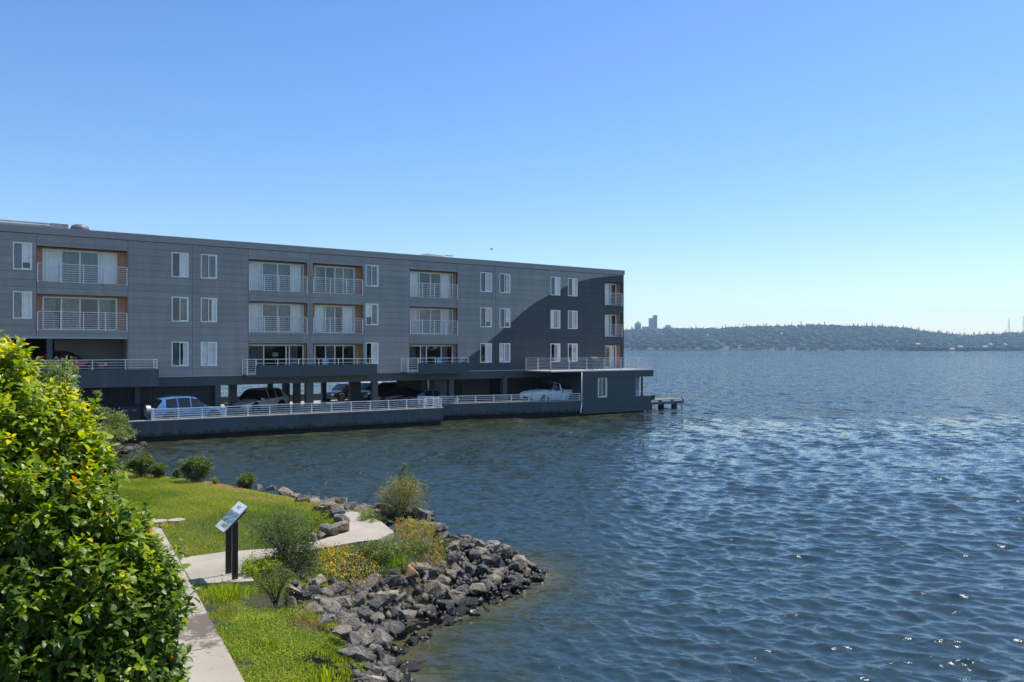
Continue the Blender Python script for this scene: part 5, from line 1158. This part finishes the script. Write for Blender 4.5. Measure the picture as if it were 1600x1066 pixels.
    nn = n.nodes.new('ShaderNodeVectorMath'); nn.operation = 'NORMALIZE'; n.links.new(a3.outputs[0], nn.inputs[0]); prev = nn.outputs[0]
    n.links.new(prev, b.inputs['Normal']); return m
inv = np.linspace(1/8.0, 1/75.0, 1000); rows = np.concatenate([[-3400, -1500, -700, -300, -120], np.linspace(-60, 8, 60, endpoint=False), 1/inv, 75*(2700/75)**np.linspace(.01, 1, 60), [3600]])
NCc = 820; u = np.linspace(-1, 1, NCc); u = np.sign(u)*(.55*np.abs(u)+.95*np.abs(u)**4)
Yg = np.repeat(rows, NCc); Xg = np.tile(u, len(rows))*(np.maximum(np.abs(Yg), 8)+2)+.0
dY = np.repeat(np.gradient(rows), NCc); dX = np.abs(np.gradient(np.tile(u, 1)))[None].repeat(len(rows), 0).ravel()*(np.maximum(np.abs(Yg), 8)+2)
res = np.maximum(dY, dX*.8)
Zg = np.zeros_like(Xg); DXg = np.zeros_like(Xg); DYg = np.zeros_like(Xg)
wr_ = np.random.default_rng(4); wdir0 = R(-112)
sel = (Yg < 160) & (Yg > -61); xs, ys, rs_ = Xg[sel], Yg[sel], res[sel]; zs = np.zeros_like(xs); dxs = np.zeros_like(xs); dys = np.zeros_like(xs)
for k in range(72):
    lam = .14*(1.1/.14)**(wr_.random()); kk = 2*math.pi/lam; th = wdir0+wr_.normal(0, .6); amp = .0066*lam*(.85+.25*lam)
    ph_ = kk*(math.cos(th)*xs+math.sin(th)*ys)+wr_.uniform(0, 6.28); fade = np.clip((lam/rs_-2.2)/2.2, 0, 1)*amp
    zs += fade*np.cos(ph_); dxs -= fade*math.cos(th)*np.sin(ph_)*.75; dys -= fade*math.sin(th)*np.sin(ph_)*.75
gust = 1+.35*vnoise(np.stack([xs, ys], 1), .12, 8)
calm = .35+.65*np.clip(-sdist(np.stack([xs, ys], 1))/4, 0, 1); g = gust*calm
Zg[sel] = zs*g; DXg[sel] = dxs*g; DYg[sel] = dys*g
V = np.stack([Xg+DXg, Yg+DYg, Zg], 1)
nr = len(rows); idx = (np.arange(nr-1)[:, None]*NCc+np.arange(NCc-1)[None]).ravel(); F = np.stack([idx, idx+1, idx+NCc+1, idx+NCc], 1)
near = Yg < 90; sh = np.zeros(len(Xg)); Pn = np.stack([Xg[near], Yg[near]], 1); dd = -sdist(Pn)
lc_ = np.stack(WL(Pn[:, 0], Pn[:, 1]), 1)
shv = np.clip(np.exp(-np.maximum(dd, 0)/1.5)*.75, 0, 1)
cove = np.clip(1-np.hypot((Pn[:, 0]+15)/11, (Pn[:, 1]-37)/8), 0, 1)*1.0
dockn = np.exp(-np.maximum(-(lc_[:, 1]+3.5), 0)/12)*.55*(lc_[:, 0] > 0)*np.clip((47-lc_[:, 0])/8, 0, 1)
sh[near] = np.clip(np.maximum(np.maximum(shv, cove), dockn), 0, 1)
wt = raw_mesh('lake_water', V, F, water_mat(), smooth=True, tone=sh, tone_name='shallow')
ch_ = wt.data.attributes.new('chop', 'FLOAT', 'POINT'); ch_.data.foreach_set('value', (.22+.63*np.clip((Yg-20)/26, 0, 1)+.7*np.clip((Yg-120)/500, 0, 1)+.5*np.clip(sh*1.6, 0, 1)).astype(np.float32))
sw_ = wt.data.attributes.new('swell', 'FLOAT', 'POINT'); sw_.data.foreach_set('value', np.clip((Yg-24)/20, 0, 1).astype(np.float32)); tag(wt, kind='structure', label='wind rippled blue lake')

# ------------------------------------------------------------------ far shore
M['hill'] = mat('forest_floor', (.035, .05, .022), .9, .2, .02)
M['forest'] = leaf_mat('far_forest', [(0, (.013, .025, .014)), (.5, (.030, .048, .022)), (1, (.062, .082, .040))], .0, .9, .1)
prof_px = [(-2500, 512), (0, 514), (800, 519), (960, 520), (1000, 518), (1060, 517), (1100, 516), (1150, 515), (1200, 514), (1250, 512), (1300, 513), (1350, 514), (1390, 516), (1420, 519), (1450, 523), (1480, 526), (1520, 529), (1540, 528), (1570, 525), (1600, 524), (1700, 519), (1900, 514), (3500, 516)]
ppx = np.array(prof_px, float); YN, YF = 2350.0, 3150.0
def hillh(X, Y):
    px = 800+1200*X/Y; top = (545-np.interp(px, ppx[:, 0], ppx[:, 1]))*YF/1200
    t = np.clip((Y-YN)/(YF-YN), 0, 1); P_ = np.stack([X, Y], -1).reshape(-1, 2)
    return (top*(np.clip(t, 0, 1)**.8)*(1+.10*vnoise(P_, .006, 3).reshape(np.shape(X)))+EYE*t)+1.5
hx = np.linspace(-4000, 3600, 240); hy = np.linspace(YN, YF+250, 26); HX, HY = np.meshgrid(hx, hy); HZ = hillh(HX, HY); HZ[0] = -1
idx = (np.arange(25)[:, None]*240+np.arange(239)[None]).ravel()
hl = raw_mesh('hills', np.stack([HX.ravel(), HY.ravel(), HZ.ravel()], 1), np.stack([idx, idx+1, idx+241, idx+240], 1), M['hill'], smooth=True); tag(hl, kind='structure', label='wooded hills of the far shore')
# trees of the far wood: lumpy crowns and conifers, one mass
bm = bmesh.new(); bmesh.ops.create_icosphere(bm, subdivisions=2, radius=1); dec = np.array([v.co[:] for v in bm.verts]); decf = np.array([[v.index for v in f.verts] for f in bm.faces]); bm.free()
dec = dec*(1+.16*rng.normal(size=(len(dec), 1))); dec[:, 2] = dec[:, 2]*.9+.8
con = []; conf = []
for lv in range(5):
    z0, r0, z1 = lv*.42, .34*(1-lv*.17), lv*.42+.62; b0_ = len(con)
    for k in range(7): con.append((r0*math.cos(k*.9+lv), r0*math.sin(k*.9+lv), z0))
    con.append((0, 0, z1)); conf += [(b0_+k, b0_+(k+1) % 7, b0_+7) for k in range(7)]
def wood_mass(name, n, xr, yr, hfun, smin, smax, label, kfrac=.5, zoff=0, keepf=None):
    X = rng.uniform(*xr, n); Y = YN+8+(yr-YN)*(rng.random(n)**1.05) if np.isscalar(yr) else rng.uniform(yr[0], yr[1], n)
    px = 800+1200*X/Y; k = (px > 840) & (px < 1780)
    if keepf is not None: k &= keepf(px)
    X, Y = X[k], Y[k]; n = len(X); Z = hfun(X, Y)+zoff; isc = rng.random(n) < kfrac; col = np.clip(rng.normal(.42, .25, n), 0, 1); col[isc] *= .6
    I = np.tile(np.eye(3), (n, 1, 1)); s = rng.uniform(smin, smax, n)
    a = inst_mesh(name, dec, decf, I[~isc], np.stack([X, Y, Z-1], 1)[~isc], np.stack([s*1.15, s*1.15, s], 1)[~isc], col[~isc], M['forest'])
    b = inst_mesh(name, con, conf, I[isc], np.stack([X, Y, Z-1], 1)[isc], np.stack([s*1.5, s*1.5, s*1.35], 1)[isc]*rng.uniform(.6, 1.05, (int(isc.sum()), 1)), col[isc], M['forest'])
    tag(a, label+', round broadleaf crowns', 'wood', kind='stuff'); tag(b, label+', pointed conifers', 'wood', kind='stuff')
wood_mass('far_wood', 7500, (0, 2700), YF+100, lambda X, Y: hillh(X, Y), 5, 10, 'hazy wood covering the far hills', .45)
# park trees behind the viewpoint, reflected in the windows
n_ = 260; X_ = rng.uniform(-40, 520, n_); Y_ = -75-rng.uniform(0, 60, n_)-X_*.05; s_ = rng.uniform(3.0, 5.2, n_)
o = inst_mesh('park_trees', dec, decf, np.tile(np.eye(3), (n_, 1, 1)), np.stack([X_, Y_, np.full(n_, 1.0)], 1), s_, rng.random(n_), M['forest']); tag(o, 'belt of park trees behind the viewpoint', 'wood', kind='stuff')
# nearer low point at right
wood_mass('low_point_wood', 700, (850, 1750), (1960, 2080), lambda X, Y: np.full(len(X), 1.0), 3, 8.5, 'darker trees on the low point at right', .4, 0, lambda px: (px > 1405))
lp = quad_prism([(990, 2040), (1060, 1985), (1250, 1955), (1750, 1950), (1750, 2120), (1000, 2100)], -1, 1.6).build('low_point', M['hill']); tag(lp, kind='structure', label='low wooded point at right')
M['far_white'] = mat('far_white', (.40, .39, .38), .7, .05, 1); M['far_glass'] = mat('far_tower_glass', (.10, .13, .16), .3, .1, .05); M['far_conc'] = mat('far_concrete', (.30, .27, .25), .8, .1, .05)
def at_px(px, Y): return (px-800)/1200*Y
def zat(py, Y): return EYE+(545-py)*Y/1200
TY = 3450.0
def tower(px0, px1, py, label, m, kind, floors=12):
    x0, x1 = at_px(px0, TY), at_px(px1, TY); zt = zat(py, TY); wd = x1-x0; e = empty('tower_block', ((x0+x1)/2, TY, 0), 0, label, 'tower', 'city towers beyond the hills')
    hw = wd/2
    if kind == 'spire':
        MB().box(-hw, hw, -hw, hw, 20, zt-14).build('shaft', m, e); MB().add([(-hw, -hw, zt-14), (hw, -hw, zt-14), (hw, hw, zt-14), (-hw, hw, zt-14), (0, 0, zt)], [(0,1,4),(1,2,4),(2,3,4),(3,0,4)]).build('roof', M['far_glass'], e)
    elif kind == 'step':
        MB().box(-hw, hw*.1, -hw, hw, 20, zt-13).build('shaft', m, e); MB().box(hw*.1, hw, -hw*.8, hw, 20, zt).build('shaft', m, e); MB().box(hw*.15, hw*.95, -hw*.83, -hw*.8, zt-60, zt-8).build('curtain_wall', M['far_glass'], e)
    elif kind == 'dome':
        MB().box(-hw, hw, -hw, hw, 20, zt-14).build('shaft', m, e); MB().add([(-hw, -hw, zt-14), (hw, -hw, zt-14), (hw, hw, zt-14), (-hw, hw, zt-14), (-hw*.5, -hw*.5, zt), (hw*.5, -hw*.5, zt), (hw*.5, hw*.5, zt), (-hw*.5, hw*.5, zt)], [(0,1,5,4),(1,2,6,5),(2,3,7,6),(3,0,4,7),(4,5,6,7)]).build('roof', M['far_glass'], e)
    else: MB().box(-hw, hw, -hw*.5, hw*.5, 20, zt).build('shaft', m, e)
    for k in range(floors):
        z = zt-22-k*8
        if z > 60: MB().box(-hw*.9, hw*.05 if kind == 'step' else hw*.9, -hw-.6 if kind != 'box' else -hw*.5-.6, -hw*1.0 if kind != 'box' else -hw*.5, z, z+3).build('window_band', M['far_glass'], e)
tower(992.3, 1001, 501, 'narrow tower with a pointed roof, leftmost on the skyline', M['far_conc'], 'spire')
tower(1014.5, 1026, 492.3, 'tallest stepped glass tower on the skyline', M['far_conc'], 'step')
tower(1003.5, 1013.5, 510, 'low pale block between the pointed and the stepped tower', M['far_conc'], 'box', 2)
tower(1038, 1049, 507.5, 'short tower with a mansard top right of the tallest tower', M['far_conc'], 'dome', 5)
def mast(px, py0, py1, Y, label):
    x = at_px(px, Y); z0 = hillh(np.array([x]), np.array([Y]))[0]-3 if Y < 3300 else 20; z1 = zat(py1, Y); e = empty('radio_mast', (x, Y, z0), 0, label, 'mast', 'radio masts on the right hill')
    mb = MB(); h = z1-z0
    for sx in (-1, 1):
        for sy in (-1, 1): mb.tube((sx*4.2, sy*4.2, 0), (sx*.6, sy*.6, h), .45, 4, .25)
    for k in range(9):
        a = k/9; w0 = 4.2-3.6*a; w1_ = 4.2-3.6*(a+1/9)
        mb.tube((-w0, -w0, h*a), (w1_, -w1_, h*(a+1/9)), .22, 4); mb.tube((w0, -w0, h*a), (-w1_, -w1_, h*(a+1/9)), .22, 4)
    mb.tube((0, 0, h), (0, 0, h+8), .3, 4); mb.build('lattice', M['far_conc'], e)
mast(1576.5, 520, 497, 2950, 'left radio mast on the right hill'); mast(1599.6, 520, 494, 2950, 'radio mast at the right edge of the picture')
cr_ = empty('tower_crane', (at_px(1162, 3300), 3300, 60), 0, 'far construction crane above the wooded ridge', 'crane')
zt = zat(506.5, 3300)-60; MB().tube((0, 0, 0), (0, 0, zt+4), 1.0, 4).build('mast', M['far_conc'], cr_); MB().bar((-28, 0, zt), (18, 0, zt), 1, 1.1).build('jib', M['far_conc'], cr_)
# bridge along the far shore
BR = empty('far_bridge', (0, 2250, 0), 0, 'long low floating bridge at the foot of the far hills', 'bridge')
MB().box(at_px(700, 2250), at_px(1120, 2250), -8, 8, -.5, 3.5).build('pontoon', M['far_conc'], BR)
mb = MB(); mb.add([(at_px(1120, 2250), -8, 1.5), (at_px(1200, 2250), -8, 9), (at_px(1420, 2250), -8, 9), (at_px(1420, 2250), 8, 9), (at_px(1200, 2250), 8, 9), (at_px(1120, 2250), 8, 1.5),
  (at_px(1120, 2250), -8, 3.5), (at_px(1200, 2250), -8, 11), (at_px(1420, 2250), -8, 11), (at_px(1420, 2250), 8, 11), (at_px(1200, 2250), 8, 11), (at_px(1120, 2250), 8, 3.5)],
  [(0,1,7,6),(1,2,8,7),(3,4,10,9),(4,5,11,10),(6,7,10,11),(7,8,9,10),(0,5,4,1),(1,4,3,2),(0,6,11,5),(2,3,9,8)]); mb.build('deck', M['far_conc'], BR)
for k in range(24): x = at_px(1140+k*12, 2250); MB().box(x-1.5, x+1.5, -3, 3, -1, 3.8+min(1, k/5)*5).build('pier', M['far_conc'], BR)
# far houses
hl_ = [(1105.5, 525.5, 'white house high in the far wood, left of the ridge middle'), (1221, 525.5, 'white roofed house in the middle of the far wood'), (1434, 537.5, 'grey house on the low point, leftmost'), (1487, 545, 'white shore house on the low point beside dark trees'),
       (1500, 541.5, 'pale house behind the low point trees'), (1538, 541.5, 'long white roofed house on the low point'), (1570, 538.2, 'bright white house on the low point near the mast'), (1547, 538, 'small roof among trees on the low point')]
for px, py, lb in hl_:
    Y = 2700. if py < 530 else 1945.; x = at_px(px, Y); z = zat(py, Y); g = (float(hillh(np.array([x]), np.array([Y]))[0])+9 if py < 530 else max(1.5, z-3.5))
    e = empty('far_house', (x, Y, 0), random.uniform(-.3, .3), lb, 'house', 'houses of the far shore'); w2_ = random.uniform(3, 6)
    MB().box(-w2_, w2_, -5, 5, g, g+3.5).build('wall', M['far_white'], e); zz = g+3.5
    MB().add([(-w2_-.5, -5.5, zz), (w2_+.5, -5.5, zz), (w2_+.5, 5.5, zz), (-w2_-.5, 5.5, zz), (-w2_, 0, zz+3), (w2_, 0, zz+3)], [(0,1,5,4),(2,3,4,5),(1,2,5),(0,4,3),(0,3,2,1)]).build('roof', M['far_conc'], e)
# boats
def boat(px, Y, s, label, wake=True):
    e = empty('motor_boat', (at_px(px, Y), Y, 0), R(180), label, 'boat')
    MB().add([(-3*s, -1.1*s, .1), (1.5*s, -1.1*s, .1), (3.4*s, 0, .2), (1.5*s, 1.1*s, .1), (-3*s, 1.1*s, .1), (-3.1*s, -1.2*s, 1.1*s), (1.6*s, -1.3*s, 1.3*s), (4*s, 0, 1.6*s), (1.6*s, 1.3*s, 1.3*s), (-3.1*s, 1.2*s, 1.1*s)],
      [(0,1,6,5),(1,2,7,6),(2,3,8,7),(3,4,9,8),(4,0,5,9),(5,6,7,8,9),(0,4,3,2,1)]).build('hull', M['far_white'], e)
    MB().add([(-1*s,-.8*s,1.2*s),(1.2*s,-.8*s,1.3*s),(1.2*s,.8*s,1.3*s),(-1*s,.8*s,1.2*s),(-.8*s,-.7*s,2.2*s),(.5*s,-.7*s,2.2*s),(.5*s,.7*s,2.2*s),(-.8*s,.7*s,2.2*s)], [(0,1,5,4),(1,2,6,5),(2,3,7,6),(3,0,4,7),(4,5,6,7)]).build('cabin', M['far_glass'], e)
    if wake:
        o = MB().add([(-3*s, -.8*s, .3), (-3*s, .8*s, .3), (-26*s, 4*s, .15), (-26*s, -4*s, .15)], [(0,1,2,3)]).build('wake', M['far_white']); o.location = e.location; o.rotation_euler = e.rotation_euler; tag(o, 'white wake behind the far motor boat', 'wake', kind='stuff')
boat(1064, 1450, 1.3, 'small motor boat trailing a wake far out below the towers'); boat(1291, 1500, .8, 'tiny white boat far out in the middle of the lake', False); boat(1510, 1300, .9, 'tiny dark boat near the low point', False)
# bird
bd = MB(); bd.add([(-.13, 0, 0), (0, .035, .02), (.12, 0, 0), (0, -.035, -.02), (0, 0, .045), (0, 0, -.035)], [(0,1,4),(1,2,4),(2,3,4),(3,0,4),(1,0,5),(2,1,5),(3,2,5),(0,3,5)])
bird = empty('bird', (at_px(767.5, 55), 55, zat(389.3, 55)), .5, 'small dark bird flying above the roof', 'bird'); bd.build('bird_body', M['black'], bird)
MB().add([(-.04, .02, .02), (.05, .02, .02), (.0, .26, .08), (-.08, .24, .07)], [(0,1,2,3)]).build('wing', M['black'], bird); MB().add([(-.04, -.02, .02), (.05, -.02, .02), (.0, -.26, .08), (-.08, -.24, .07)], [(0,1,2,3)]).build('wing', M['black'], bird)

# ------------------------------------------------------------------ haze
hz_m = bpy.data.materials.new('haze'); hz_m.use_nodes = True; n = hz_m.node_tree; n.nodes.clear()
o_ = n.nodes.new('ShaderNodeOutputMaterial'); pv = n.nodes.new('ShaderNodeVolumePrincipled'); pv.inputs['Color'].default_value = (.50, .74, 1, 1); pv.inputs['Density'].default_value = .00012; pv.inputs['Anisotropy'].default_value = .2
n.links.new(pv.outputs[0], o_.inputs['Volume'])
hb = MB().box(-4600, 4600, -3600, 4300, -3, 215).build('haze', hz_m); tag(hb, 'pale summer haze over the lake', 'haze', kind='stuff')
